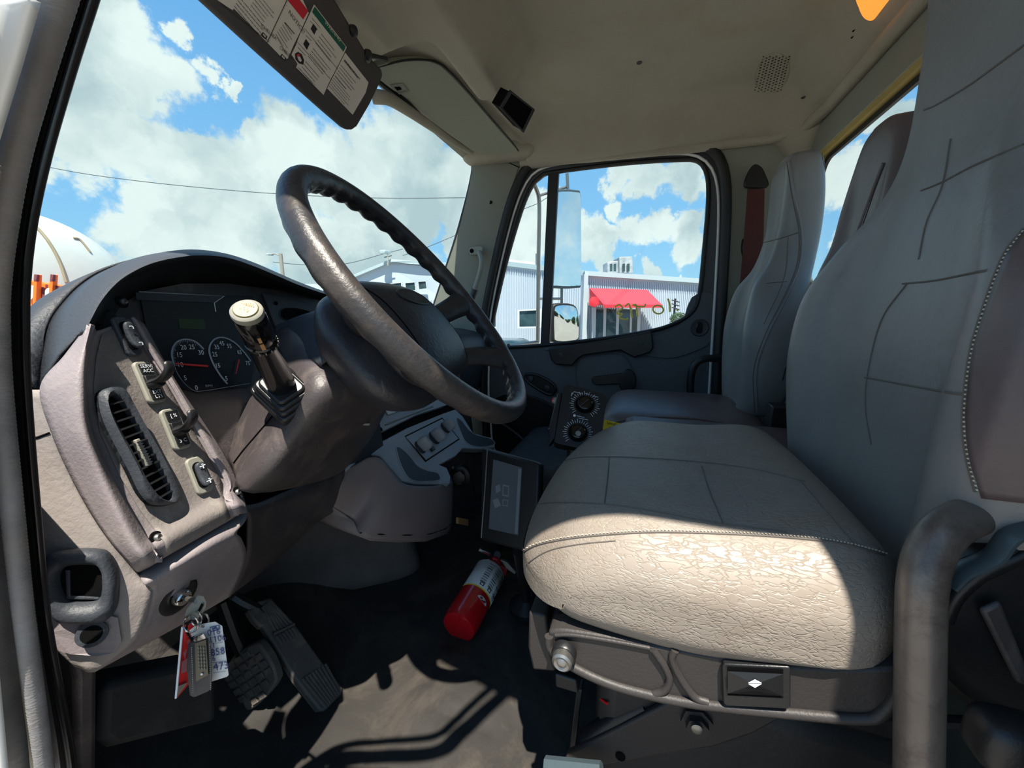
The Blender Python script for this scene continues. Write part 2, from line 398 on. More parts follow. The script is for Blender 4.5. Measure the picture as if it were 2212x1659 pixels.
def bvh(o):
    dg = bpy.context.evaluated_depsgraph_get(); return BVHTree.FromObject(o, dg), o.matrix_world.copy()
def bvm(mb): return BVHTree.FromPolygons([tuple(v) for v in mb.v], mb.f)
def hit(tree, px, py, lift=.0008):
    r = ray(px, py).normalized(); h = tree.ray_cast(CAM, r)
    if h[0] is None: return None
    n = h[1] if h[1].dot(r) < 0 else -h[1]
    return h[0]+n*lift
def seam(tree, pts, r=.0011, n=8, lift=.0004, m='seam', parent=None, name='seam', wob=0):
    P = cr([V(p[0], p[1], 0) for p in pts], n); Q = []
    for p in P:
        q = hit(tree, p.x, p.y, lift)
        if q is not None: Q.append(q)
    if len(Q) > 2: return MB().tube(Q, r, 6).build(name, m, parent)
def stitches(tree, pts, count, r=.0009, parent=None, m='thread', name='stitching'):
    P = resample(cr([V(p[0], p[1], 0) for p in pts], 10), count*2); b = MB()
    for i in range(0, len(P)-1, 2):
        a, c = hit(tree, P[i].x, P[i].y, .001), hit(tree, P[i+1].x, P[i+1].y, .001)
        if a is not None and c is not None and (a-c).length < .03: b.tube([a, a.lerp(c, .75)], r, 5)
    return b.build(name, m, parent)

# ------------------------------------------------------------------ the cab shell
XR = 1.95      # plane of the passenger door
YR = -.55      # rear wall
FZ = -.08      # floor
GZ = -1.05     # yard outside
# ground outside
struct(MB().box((30, 30, GZ-.05), (220, 220, .05)).build('ground', 'asphalt', smooth=False))
# floor of the cab
def floor_z(x, y):
    z = FZ + .004*noise.noise(V(x*9, y*9, 0)) + .003*noise.noise(V(x*23, y*23, 3))
    r = math.hypot(x-.62, y-.36); z += .018*math.exp(-(r/.10)**2)*(1+.5*noise.noise(V(x*30, y*30, 1)))
    if y > .62: z += (y-.62)**2*1.6
    return z
rows = [[V(.16+(1.93-.16)*i/120, -.56+(1.0+.56)*j/110, 0) for i in range(121)] for j in range(111)]
for r in rows:
    for p in r: p.z = floor_z(p.x, p.y)
fl = struct(MB().grid(rows).build('floor', 'floor', sol=.05, soff=-1 if True else 1))
fl.modifiers['sol'].offset = 0
for p in fl.data.vertices: pass
# firewall with the black liner
rows = []
for j in range(24):
    v = j/23; z = -.02+.72*v
    rows.append([V(.18+1.75*i/60, .90+.10*v-.02*math.sin(v*3)+.025*noise.noise(V(i*.13, v*3, 4))-(.26*math.exp(-((.18+1.75*i/60-.93)/.17)**2)*(1-v)**.5 if v < 1 else 0), z) for i in range(61)])
struct(MB().grid(rows).build('wall_front', 'carpet', sol=.03), 'black liner on the bulkhead behind the pedals')
# headliner
def ceil_z(x, y):
    z = 1.60
    z -= .13*smooth(1-(1.93-x)/.20)**1.5
    z -= .14*smooth(1-(y+.55)/.16)**1.5
    z -= .10*smooth(1-(x-.10)/.12)**1.5
    yb = .40+.06*smooth((1.0-x)/.5)
    fr = smooth((y-yb)/.10)*smooth((1.40-x)/.09)
    z = z*(1-fr)+(1.455+.03*math.cos((y-.62)*7))*fr
    fr2 = smooth((y-.48)/.10)*(1-smooth((1.40-x)/.09)); z = z*(1-fr2)+min(z, 1.535)*fr2
    f3 = smooth((x-.98)/.08)*smooth((y-.57)/.05); z = z*(1-f3)+1.555*f3
    z += .004*math.exp(-((y-.12)/.012)**2)*0
    if y > .74: z -= (y-.74)*.22
    if x > 1.05 and .60 < y < .85: z += 0
    return z
NX, NY = 150, 130
def xe(y): return .118+.055*smooth((y-.02)/.35)
def cgrid(dz):
    return [[V(xe(-.56+1.45*j/NY)+(1.95-xe(-.56+1.45*j/NY))*i/NX, -.56+1.45*j/NY, ceil_z(.10+1.85*i/NX, -.56+1.45*j/NY)+dz) for i in range(NX+1)] for j in range(NY+1)]
cm = MB().grid(cgrid(0)); n0 = len(cm.v)
ceiling_tree = bvm(cm)
ce = struct(cm.build('ceiling', 'headliner', angle=60))
# outer roof skin, what the sun meets
rf = [[V(xe(-.62+1.50*j/20)-.02+(2.04-xe(-.62+1.50*j/20))*i/20, -.62+1.50*j/20, 1.68-.05*((i-10)/10)**2-.05*((j-10)/10)**2) for i in range(21)] for j in range(21)]
struct(MB().grid(rf).build('trim_1', 'body_white', sol=.03), 'white roof skin of the cab')
# roof rail over the open door
struct(MB().tube([V(xe(y_), y_, 1.495-.05*smooth((y_-.5)/.3)) for y_ in [-.6+1.35*k/24 for k in range(25)]], .028, 12).build('trim_2', 'body_white'), 'roof rail over the open driver door')
# details of the headliner
def ceil_n(p): return V(0, 0, -1)
cd = thing('headliner_speaker_grille', 'round perforated speaker patch in the headliner near the rear corner', 'speaker grille', at(1665, 155, z=1.58))
b = MB(); c = hit(ceiling_tree, 1665, 158)
for i in range(-4, 5):
    for j in range(-6, 7):
        p = hit(ceiling_tree, 1668+i*7+j*-1.5, 158+j*6+(3 if i % 2 else 0), .0006)
        if p is not None: b.lathe(p, (0, 0, -1), [(.0026, 0), (.0026, .0006)], 8)
b.build('perforations', 'void', cd)
P = [hit(ceiling_tree, 1668+36*math.cos(a*math.pi/15)-8*math.sin(a*math.pi/15), 158+44*math.sin(a*math.pi/15), .0005) for a in range(30)]
MB().tube(P, .0012, 6, closed=True).build('rim', 'headliner', cd)
for k, (px, py, lab) in enumerate([(1381, 135, 'dark screw hole in the middle of the headliner'), (1737, 210, 'oval grey plug in the headliner beside the rear seam')]):
    p = hit(ceiling_tree, px, py, .0003)
    tag(MB().lathe(p, (0, 0, -1), [(.009, 0), (.009, .0015), (.005, .003)], 20).build('headliner_plug', 'visor_dark'), lab, 'plug')
for px, py in ((1845, 66), (1842, 80)):
    p = hit(ceiling_tree, px, py, .0003)
    tag(MB().lathe(p, (0, 0, -1), [(.004, 0), (.004, .001)], 12).build('screw_hole', 'void'), 'small dark screw hole beside the dome lamp, ' + ('the one nearer the lamp' if py < 70 else 'the one farther from the lamp'), 'screw hole', 'screw holes by the dome lamp')
# overhead vent, black square at the end of the front bulge
pl = (V(1.36, .33, 1.52), V(-.35, -.75, -.55).normalized())
q = [at(1082, 232, pl=pl), at(1102, 198, pl=pl), at(1150, 236, pl=pl), at(1128, 282, pl=pl)]
ov = thing('overhead_recess', 'black rectangular opening at the end of the headliner bulge', 'recess', q[0])
MB().prism(q, pl[1]*-.05).build('opening', 'void', ov, smooth=False)
cc = sum(q, V(0,0,0))/4
MB().frame([cc+(p-cc)*.93 for p in q], [cc+(p-cc)*1.12 for p in q], pl[1]*.006).build('bezel', 'black', ov, bevel=.002)
# dome lamp
pl = (at(1885, 0, z=1.52), V(.0, .2, -1).normalized())
rim = cr([at(x, y, pl=pl) for x, y in [(1850,-25),(1856,10),(1868,32),(1884,38),(1900,28),(1928,-5),(1940,-40),(1900,-60)]], 5, True)
dl = thing('dome_lamp', 'rounded dome lamp with a warm lens and black rim at the top', 'lamp', pl[0])
cc = sum(rim, V(0,0,0))/len(rim)
MB().prism([cc+(p-cc)*.95 for p in rim], pl[1]*.010).build('lens', 'amber', dl, bevel=.003)
MB().tube(rim, .0035, 8, closed=True).build('rim', 'black', dl)

# rear wall with its window opening
def rect_y(x0, x1, z0, z1, r=.05, n=5):
    c = ((x0+x1)/2, (z0+z1)/2); return [V(c[0]+a, YR, c[1]+b) for a, b in rrect((x1-x0)/2, (z1-z0)/2, r, n)]
wi = rect_y(.42, 1.86, .86, 1.345, .06); N = len(wi)
ww = []
for p in wi:
    c = V((.42+1.86)/2, YR, 1.10); d = p-c
    ww.append(V(.16 if d.x < 0 else 1.96, YR, p.z) if abs(d.x)/.72 > abs(d.z)/.2425 else V(p.x, YR, -.06 if d.z < 0 else 1.50))
ww = []
for k, p in enumerate(wi):
    q, s_ = divmod(k, 6); cx = (1.97, .14, .14, 1.97)[q]; cz = (1.50, 1.50, -.1, -.1)[q]
    ix = wi[q*6 if q in (0, 2) else q*6+5]; 
    t = s_/5
    if q == 0: o = V(cx, YR, 1.10).lerp(V(cx, YR, cz), min(1, t*2)) if t < .5 else V(cx, YR, cz).lerp(V(1.1, YR, cz), (t-.5)*2)
    elif q == 1: o = V(1.1, YR, cz).lerp(V(cx, YR, cz), t*2) if t < .5 else V(cx, YR, cz).lerp(V(cx, YR, 1.1), (t-.5)*2)
    elif q == 2: o = V(cx, YR, 1.1).lerp(V(cx, YR, cz), t*2) if t < .5 else V(cx, YR, cz).lerp(V(1.1, YR, cz), (t-.5)*2)
    else: o = V(1.1, YR, cz).lerp(V(cx, YR, cz), t*2) if t < .5 else V(cx, YR, cz).lerp(V(cx, YR, 1.1), (t-.5)*2)
    ww.append(o)
struct(MB().frame(wi, ww, V(0, -.05, 0)).build('wall_rear', 'pillar', smooth=False))
wr = sempty('window_1', (1.1, YR, .86), 'rear window with a yellowed beige seal')
c0 = V(1.14, YR, 1.10)
MB().frame([c0+(p-c0)*.955+V(0,-.012,0) for p in wi], [p+V(0,-.004,0) for p in wi], V(0, -.03, 0)).build('beige_seal', 'beige', wr)
MB().frame([c0+V((p-c0).x*.94, 0, (p-c0).z*.89)+V(0,-.03,0) for p in wi], [c0+(p-c0)*.965+V(0,-.03,0) for p in wi], V(0, -.01, 0)).build('black_gasket', 'black_rubber', wr)
MB().prism([c0+(p-c0)*.96+V(0,-.037,0) for p in wi], V(0, -.005, 0)).build('glass', 'glass', wr, smooth=False)
# rounded rear header between wall and ceiling
MB_h = MB().tube([V(.3, YR+.012, 1.452), V(1.0, YR+.012, 1.458), V(1.7, YR+.012, 1.46), V(1.86, YR+.03, 1.46), V(1.93, YR+.12, 1.465), V(1.94, -.2, 1.47), V(1.94, .3, 1.485), V(1.93, .62, 1.50)], .022, 12)
struct(MB_h.build('trim_3', 'headliner'), 'padded seam roll where headliner meets the walls')

# right wall around the passenger door
so_ = [(1044,760),(1046,690),(1062,600),(1090,480),(1116,400),(1148,352),(1210,332),(1340,318),(1460,308),(1515,311),(1548,333),(1565,375),(1569,450),(1562,600),(1552,760),(1545,880),(1542,1000),(1300,1010),(1080,1010),(1046,900)]
inner = resample(cr(pxs(so_, x=XR), 6, True), 96, True)
cN = sum(inner, V(0,0,0))/96
outer = []
for p in inner:
    d = p-cN; k = 9
    for lim, comp in ((.36, 'y'), (-.98+.0, 'y')): pass
    ks = []
    ymx, ymn, zmx, zmn = 1.00, YR-.02, 1.50, FZ-.02
    if d.y > 0: ks.append((ymx-cN.y)/d.y)
    else: ks.append((ymn-cN.y)/d.y)
    if d.z > 0: ks.append((zmx-cN.z)/d.z)
    else: ks.append((zmn-cN.z)/d.z)
    outer.append(cN+d*max(1.001, min(ks)))
# the front of the ring stays behind the windshield pillar line
for p, i_ in zip(outer, inner):
    if i_.y > .6 and i_.z > .8: p.y = min(p.y, .70+(1.50-p.z)*.19)
struct(MB().frame(inner, outer, V(.05, 0, 0)).build('wall_right', 'pillar', smooth=False), 'side wall and rear pillar around the passenger door')
dr = sempty('door_1', (XR, .2, FZ), 'closed passenger door with a window and a vent pane')
outline = resample(cr(pxs(so_, x=XR-.005), 6, True), 120, True)
MB().tube(outline, .021, 10, closed=True).build('door_seal', 'black_rubber', dr)
c2 = sum(outline, V(0,0,0))/120
MB().tube([c2+(p-c2)*.955+V(.02,0,0) for p in outline], .006, 8, closed=True).build('painted_edge', 'body_white', dr)
# door panel: black window frame plus lower panel
XD = XR+.03
main = [(1205,372),(1340,356),(1475,347),(1508,352),(1524,378),(1528,430),(1520,530),(1508,640),(1490,676),(1450,700),(1400,714),(1300,730),(1186,743),(1188,600),(1196,470)]
vent = [(1186,378),(1168,386),(1152,402),(1130,450),(1100,550),(1078,640),(1066,700),(1064,745),(1100,748),(1168,742),(1172,600),(1180,450)]
gm = resample(cr(pxs(main, x=XD), 5, True), 80, True); gv = resample(cr(pxs(vent, x=XD), 5, True), 60, True)
# whole door slab built as a ring around the two-pane opening, with the divider between
allo = [(1186,374),(1340,354),(1475,345),(1510,350),(1527,378),(1530,430),(1522,530),(1510,640),(1492,678),(1450,702),(1400,716),(1300,732),(1180,745),(1100,750),(1062,747),(1064,700),(1076,640),(1098,550),(1128,450),(1150,400),(1166,384)]
oi = resample(cr(pxs(allo, x=XD), 5, True), 120, True)
oo = [c2+(p-c2)*1.012+V(.03,0,0) for p in outline]
# match start of both loops by angle
def by_angle(loop, c, n, ref):
    import bisect
    A = sorted((math.atan2(p.z-c.z, p.y-c.y), p.y, p.z) for p in loop); out = []
    for i in range(n):
        a = -math.pi+2*math.pi*i/n; k = bisect.bisect([q[0] for q in A], a) % len(A)
        a0, y0, z0 = A[k-1]; a1, y1, z1 = A[k]; da = (a1-a0) % (2*math.pi); t = ((a-a0) % (2*math.pi))/da if da > 1e-9 else 0
        out.append(V(ref, y0+(y1-y0)*t, z0+(z1-z0)*t))
    return out
cw = at(1350, 560, x=XD)
A_, B_ = by_angle(oi, cw, 200, XD), by_angle(oo, cw, 200, XD)
MB().frame(A_, B_, V(.03, 0, 0)).build('door_panel', 'dark_door', dr, bevel=.0)
# upper window channel, darker rubber around the panes
MB().tube([p+V(-.004,0,0) for p in oi], .010, 8, closed=True).build('window_channel', 'seal_dark', dr)
MB().prism([at(1184,372,x=XD-.012), at(1206,370,x=XD-.012), at(1186,746,x=XD-.012), at(1167,746,x=XD-.012)], V(.03,0,0)).build('divider_bar', 'black_rubber', dr, bevel=.003)
MB().prism([p+V(.012,0,0) for p in gm], V(.004,0,0)).build('window_glass', 'glass', dr, smooth=False)
MB().prism([p+V(.012,0,0) for p in gv], V(.004,0,0)).build('vent_glass', 'glass', dr, smooth=False)
# marker writing on the outside of the pane, read backwards from the cab
b = MB(); xg = XD+.0175
for st in [[(1328,663),(1338,658),(1345,666),(1336,672),(1334,678),(1344,678),(1338,686),(1350,690),(1357,688)],
           [(1350,662),(1358,656),(1362,668),(1366,687)], [(1377,684),(1374,660),(1370,658)], [(1366,658),(1378,662),(1392,662),(1394,656)],
           [(1420,659),(1430,663),(1433,671),(1427,677),(1418,677),(1411,671),(1412,663),(1420,659)], [(1443,645),(1447,660),(1447,674)], [(1462,668),(1464,672)]]:
    b.tube(cr(pxs(st, x=xg), 4), .0042, 6)
b.build('marker_writing', 'gold_paint', dr)
# lower door details
XI = XD-.012
MB().prism(cr(pxs([(1495,642),(1541,633),(1541,700),(1535,740),(1500,760),(1440,775),(1330,760),(1190,760),(1190,748),(1330,738),(1420,722),(1470,700)], x=XI+.004), 3, True), V(.02,0,0)).build('upper_trim', 'dark_door', dr, bevel=.004)
MB().prism(pxs([(1184,752),(1230,746),(1300,736),(1405,716),(1409,722),(1412,752),(1404,762),(1370,773),(1352,764),(1340,757),(1260,768),(1248,776),(1236,790),(1200,788),(1190,778)], x=XI-.02), V(.035,0,0)).build('pull_handle', 'black', dr, bevel=.006)
for px, py in ((1211,766),(1386,741)):
    MB().lathe(at(px, py, x=XI-.021), (-1,0,0), [(.011,0),(.011,.001),(.005,.002)], 16).build('screw', 'dark', dr)
rc = cr(pxs([(1250,778),(1300,766),(1340,766),(1362,790),(1370,830),(1360,870),(1320,885),(1270,872),(1246,830)], x=XI+.004), 5, True)
MB().prism(rc, V(.008,0,0)).build('handle_recess', 'dark_door', dr, bevel=.004)
MB().tube([p+V(-.001,0,0) for p in rc], .003, 6, closed=True).build('recess_edge', 'dark_door', dr)
MB().prism(cr(pxs([(1280,816),(1300,812),(1345,806),(1352,798),(1364,800),(1373,815),(1372,835),(1360,847),(1345,846),(1338,835),(1334,830),(1290,832),(1280,826)], x=XI-.012), 3, True), V(.03,0,0)).build('door_latch', 'black', dr, bevel=.004)
MB().lathe(at(1511, 708, x=XI+.006), (-1,0,0), [(.038,0),(.040,.004),(.036,.008),(.030,.006)], 28).build('lock_bezel', 'dark', dr)
MB().prism([at(1511,708,x=XI-.004)+V(0,a,b_) for a, b_ in rrect(.013, .026, .012)], V(.012,0,0)).build('lock_knob', 'black_gloss', dr, bevel=.003)
MB().tube(cr(pxs([(1165,812),(1195,830),(1198,845),(1185,852),(1150,832),(1135,818),(1140,808)], x=XI), 5, True), .008, 8, closed=True).build('window_switch_rim', 'black', dr)
MB().prism(cr(pxs([(1140,806),(1165,812),(1200,836),(1196,850),(1150,832),(1134,816)], x=XI-.004), 3, True), V(.02,0,0)).build('window_switch_plate', 'black', dr, bevel=.004)
for px, py in ((1146,818),(1182,838)):
    p = at(px, py, x=XI-.010); MB().lathe(p, (-1,0,0), [(.017,0),(.016,.006),(.010,.008)], 18).build('window_switch', 'dark', dr)
MB().tube(cr(pxs([(1180,755),(1184,780),(1200,812),(1240,850),(1300,900)], x=XI+.018), 6), .003, 6).build('panel_groove', 'void', dr)
# door pocket shapes low on the door
MB().prism(cr(pxs([(1060,870),(1120,850),(1200,880),(1260,960),(1240,1040),(1080,1040),(1050,940)], x=XI+.006), 4, True), V(.02,0,0)).build('door_pocket', 'black', dr, bevel=.006)
MB().tube(cr(pxs([(1070,905),(1120,940),(1165,985),(1200,1020)], x=XI-.03), 6), .010, 8).build('window_crank_arm', 'black', dr)

# windshield with its frame
g2 = [at(1020,352,x=1.90), at(1016,395,x=1.90), at(990,500,x=1.90), at(962,590,x=1.90), at(935,668,x=1.90), V(1.90,1.13,.80)]
top_r = V(1.80,.862,1.512)
wlo = [V(1.90,1.13,.78), V(.10,1.13,.78)]; wup = [V(.10,.86,1.50), V(1.82,.86,1.50)]
ws = sempty('window_2', (1.0, 1.1, .75), 'windshield')
MB().prism([V(1.93,1.15,.74), V(.05,1.15,.74), V(.05,.865,1.53), V(1.93,.865,1.53)], V(0,.006,.003)).build('glass', 'glass', ws, smooth=False)
hd = cr([at(600,-10,y=.865), at(700,75,y=.865), at(830,190,y=.865), at(900,240,y=.866), at(960,285,y=.867), at(1005,322,y=.868), at(1020,352,y=.875)]+[at(1017,395,x=1.90), at(990,500,x=1.90), at(958,600,x=1.90), at(932,680,x=1.90)], 5)
MB().tube([p+V(.006,0,.008) for p in hd], .011, 8).build('windshield_gasket', 'black_rubber', ws)
# header panel between gasket and headliner
up_ = [p for p in hd if p.x < 1.9 and p.z > 1.46]
rows = [[p+V(0,.0,.0) for p in up_], [V(p.x+.01, .86, p.z+.035) for p in up_], [V(p.x+.01, .80, max(p.z+.06, 1.50)) for p in up_]]
struct(MB().grid(rows).build('trim_4', 'headliner', sol=.012), 'padded header over the windshield')
# soft corner where header, pillar and headliner meet
struct(rbox(at(1078,328,x=1.885)-V(0,0,.002), (.06,.185,.044), (.05,.06,.036), 10).build('trim_12', 'headliner'), 'padded corner over the windshield pillar')
# right windshield pillar
L = pxs([(1022,322),(1020,352),(1014,400),(990,500),(960,592),(932,680),(926,720)], x=1.885); R_ = pxs([(1132,334),(1120,362),(1098,430),(1075,520),(1058,600),(1046,690),(1044,740)], x=1.945)
rows = []
for a, b_ in zip(cr(L, 5), cr(R_, 5)):
    rows.append([a+V(.03,.012,0), a, a.lerp(b_, .35)+V(-.012,0,0), a.lerp(b_, .7)+V(-.004,0,0), b_+V(.0,0,0), b_+V(.03,-.01,0)])
pm = MB().grid(rows); pt = bvm(pm)
struct(pm.build('trim_5', 'pillar', sol=.006), 'pale windshield pillar on the passenger side')
struct(MB().tube([hit(pt, 1022,354,.001), hit(pt, 1060,348,.001) or at(1060,350,x=1.9), at(1100,352,x=1.93), at(1122,362,x=1.945)], .0022, 6).build('trim_6', 'void'), 'joint line at the top of the pillar')
# pillar grab handle of the passenger
ph = thing('pillar_grab_handle', 'pale grab handle bolted to the passenger windshield pillar', 'grab handle', at(1035, 640, x=1.90))
MB().prism([at(1030,542,x=1.895)+V(0,a,b_) for a, b_ in rrect(.038, .020, .012)], V(-.012,0,0)).build('mounting_foot', 'pillar', ph, bevel=.003)
MB().lathe(at(1019,542,x=1.882), (-1,0,0), [(.011,0),(.010,.003),(.004,.001)], 16).build('screw', 'void', ph)
MB().tube(cr([at(1036,545,x=1.875), at(1041,565,x=1.84), at(1037,590,x=1.83), at(1026,625,x=1.83)], 6), .0135, 10).build('grip', 'pillar', ph)
MB().tube(cr([at(1026,625,x=1.83), at(1019,645,x=1.835), at(1012,670,x=1.86)], 5), .017, 10).build('lower_sleeve', 'dark', ph)
MB().lathe(hit(pt, 1060,437,.0005), (-1,0,0), [(.008,0),(.008,.002),(.004,.001)], 14).build('x', 'void')
o = bpy.data.objects['x']; o.name = 'pillar_plug'; tag(o, 'small black plug high on the passenger windshield pillar', 'plug')

# driver side door opening edge: weathered seal, pinch weld and white body
def strip(name, cols, m, label=None, sol=.012, parent=None, sub=0):
    C_ = [cr([at(px, py, x=x) for px, py, x in c], 6) for c in cols]
    rows = list(zip(*C_)); b = MB().grid([list(r) for r in rows]); o = b.build(name, m, parent, sol=sol, angle=70); return o
seals = sempty('trim_7', (.14, .45, .3), 'ribbed rubber seals on the front edge of the driver door opening')
A = [(210, -10, 0.15), (160, 150, 0.15), (110, 330, 0.15), (75, 480, 0.15), (60, 600, 0.15), (57, 700, 0.15), (62, 850, 0.15), (82, 1100, 0.15), (108, 1350, 0.15), (156, 1600, 0.15), (168, 1700, 0.15)]
B = [(182, -10, 0.146), (133, 150, 0.146), (82, 330, 0.146), (54, 480, 0.146), (42, 600, 0.146), (41, 700, 0.146), (46, 850, 0.146), (68, 1100, 0.146), (94, 1350, 0.146), (138, 1600, 0.146), (150, 1700, 0.146)]
C_ = [(144, -10, 0.14), (95, 150, 0.14), (46, 330, 0.14), (22, 480, 0.14), (10, 600, 0.14), (8, 700, 0.14), (16, 850, 0.14), (42, 1100, 0.14), (70, 1350, 0.14), (108, 1600, 0.14), (120, 1700, 0.14)]
D_ = [(116, -10, 0.132), (70, 150, 0.132), (22, 330, 0.132), (-6, 480, 0.132), (-22, 600, 0.132), (-26, 700, 0.132), (-16, 850, 0.132), (10, 1100, 0.132), (38, 1350, 0.132), (70, 1600, 0.132), (82, 1700, 0.132)]
E_ = [(44, -10, 0.12), (0, 150, 0.12), (-52, 330, 0.12), (-90, 480, 0.12), (-110, 600, 0.12), (-112, 700, 0.12), (-100, 850, 0.12), (-70, 1100, 0.12), (-44, 1350, 0.12), (-18, 1600, 0.12), (-8, 1700, 0.12)]
def cc_(l, ext=True):
    P = [at(a, b, x=x) for a, b, x in l]; d = (P[0]-P[1]); k_ = d.y/d.z; H = 1.47-P[0].z
    return cr([P[0]+V(0, k_*H*(t if t < .15 else .15+.28*(t-.15)), H*t) for t in ((1, .75, .5, .35, .2, .1) if ext else ())]+P, 8)
MB().tube(cc_([((a[0]+b_[0])/2, a[1], .148) for a, b_ in zip(A, B)]), .0035, 10).build('glass_side_lip', 'seal_dark', seals)
def midl(P, Q, t, dx): return [(p[0]*(1-t)+q[0]*t, p[1], p[2]*(1-t)+q[2]*t+dx) for p, q in zip(P, Q)]
MB().grid([list(r) for r in zip(cc_(A), cc_(midl(A, B, .5, -.004)), cc_(B), cc_(midl(B, C_, .5, -.002)), cc_(C_))]).build('inner_seal', 'seal_dark', seals, sol=.006, angle=80)
ribs = cc_(midl(C_, D_, .5, -.009)); ribs = resample(ribs, 760)
MB().tube(ribs, .0056, 14, rf=lambda i, a: 1+.06*(i % 2)).build('ribbed_bulb', 'seal', seals)
MB().tube(cc_(midl(C_, D_, 1.05, -.001)), .0022, 8).build('tan_edge', 'strap', seals)
MB().tube(cc_(midl(D_, E_, .62, .0)), .0115, 14).build('outer_bulb', 'seal', seals)
body = [[(p[0]-a, p[1], p[2]-.012-dx) for p in E_] for a, dx in ((-14, 0), (60, .0), (200, .02), (420, .05))]
struct(MB().grid([list(r) for r in zip(*[cc_(c, False) for c in body])]).build('trim_8', 'body_white', sol=.004), 'white painted body edge outside the driver door seal')
struct(MB().prism([V(.145, y_, z_) for y_, z_ in ((.56,-.12),(.56,.33),(.54,.48),(.50,.62),(.62,.70),(1.12,.72),(1.12,-.12))], V(.012,0,0)).build('wall_left', 'shroud', smooth=False), 'side panel ahead of the driver door opening')
# rear door post of the driver door (throws the shade on the seat)
struct(MB().prism([V(.10,-.30,-.1), V(.10,-.62,-.1), V(.10,-.62,1.5), V(.10,-.30,1.5)], V(.045,0,0)).build('trim_9', 'body_white', bevel=.01), 'door post behind the driver seat')

# ------------------------------------------------------------------ dashboard
ds = thing('dashboard', 'grey truck dashboard with instrument hood, switch panel and gauge cluster', 'dashboard', (.5, .7, FZ))
def gsurf(rows, nu=5, nv=6):
    "smooth skin through rows of (px, py, y)"
    R = [cr(pyd(r) if not isinstance(r[0], Vector) else r, nu) for r in rows]
    C_ = [cr(c, nv) for c in zip(*R)]
    return MB().grid([list(r) for r in zip(*C_)])
# switch panel: raised frame on the left, recessed panel, ridge on the right
SP = [
 [(190,700,.565),(197,700,.552),(206,710,.565),(216,714,.575),(275,690,.60),(285,686,.592),(297,688,.582),(310,700,.61)],
 [(138,768,.56),(180,770,.54),(192,772,.552),(201,775,.562),(322,772,.59),(333,770,.582),(345,772,.573),(357,785,.605)],
 [(86,836,.56),(172,838,.53),(187,840,.542),(196,842,.552),(362,832,.575),(373,832,.568),(385,836,.56),(396,850,.595)],
 [(109,932,.552),(178,926,.52),(198,928,.532),(208,930,.542),(403,903,.56),(416,903,.553),(428,906,.545),(448,925,.58)],
 [(152,1030,.54),(215,1025,.51),(238,1022,.522),(249,1021,.531),(443,972,.545),(456,973,.538),(470,976,.53),(487,988,.555)],
 [(197,1112,.525),(258,1115,.495),(284,1105,.507),(295,1100,.517),(480,1040,.53),(492,1042,.523),(504,1048,.515),(518,1055,.53)],
 [(240,1175,.51),(288,1172,.485),(315,1157,.497),(330,1147,.507),(482,1068,.52),(496,1070,.512),(512,1072,.507),(526,1078,.52)],
 [(282,1222,.50),(312,1205,.48),(335,1185,.487),(350,1172,.49),(490,1095,.502),(505,1093,.500),(520,1090,.50),(532,1096,.51)],
 [(298,1238,.51),(325,1224,.495),(345,1212,.493),(358,1203,.493),(500,1122,.505),(512,1115,.503),(524,1110,.503),(534,1108,.515)]]
for r in SP:
    yb = r[4][2]; r[5] = (r[4][0]+7, r[5][1], yb-.004); r[6] = (r[6][0]-3, r[6][1], yb-.006); r[7] = (r[7][0]+2, r[7][1], yb+.010)
mb = gsurf(SP, 5, 6); spt = bvm(mb)
pan = mb.build('switch_panel', 'grey', ds, sol=.004, angle=70)
# recessed face of the panel in the dustier colour, laid just over it
inner_r = [[(r[3][0]+3, r[3][1], r[3][2]), (r[4][0]-3, r[4][1], r[4][2])] for r in SP]
rows = []
for j in range(37):
    v = j/36*(len(inner_r)-1)*.965+.12
    i = min(len(inner_r)-2, int(v)); t = v-i
    l = [inner_r[i][k][0]*(1-t)+inner_r[i+1][k][0]*t for k in (0, 1)]; m_ = [inner_r[i][k][1]*(1-t)+inner_r[i+1][k][1]*t for k in (0, 1)]
    rows.append([hit(spt, l[0]+(l[1]-l[0])*u/12, m_[0]+(m_[1]-m_[0])*u/12, .0012) for u in range(13)])
rows = [r for r in rows if all(p is not None for p in r)]
fpm = MB().grid(rows); fp = fpm.build('panel_face', 'dust_grey', pan, sol=.0008, soff=1, angle=70)
PP = plane3(at(215,760,y=.565), at(350,830,y=.577), at(330,1140,y=.508))
pu = (at(405,905,pl=PP)-at(208,930,pl=PP)).normalized(); pv = PP[1].cross(pu)
if pv.z < 0: pv = -pv
# air vent: long oval
def ppl(lst, k=0.004): return [at(a, b, pl=off(PP, k)) for a, b in lst]
ov_ = [(204,860),(212,845),(232,840),(254,848),(272,880),(300,930),(335,990),(362,1045),(372,1075),(366,1090),(345,1094),(315,1090),(292,1065),(270,1020),(238,960),(212,905)]
ve = thing('air_vent', 'long oval air vent with crossed louvres on the left of the dash', 'air vent', at(290, 970, pl=PP))
oc = resample(cr(ppl(ov_), 5, True), 64, True); cv = sum(oc, V(0,0,0))/64
MB().prism([p for p in oc], PP[1]*.004).build('back_plate', 'void', ve, smooth=False)  # no hole here: black sheet paints the shade inside the vent
# bezel: thick dusty lip on the left, slim on the right
inn = resample(cr(ppl([(226,868),(236,855),(250,858),(268,880),(298,930),(332,990),(358,1045),(366,1070),(361,1083),(346,1082),(332,1070),(312,1040),(286,990),(258,940),(235,895)], .010), 5, True), 64, True)
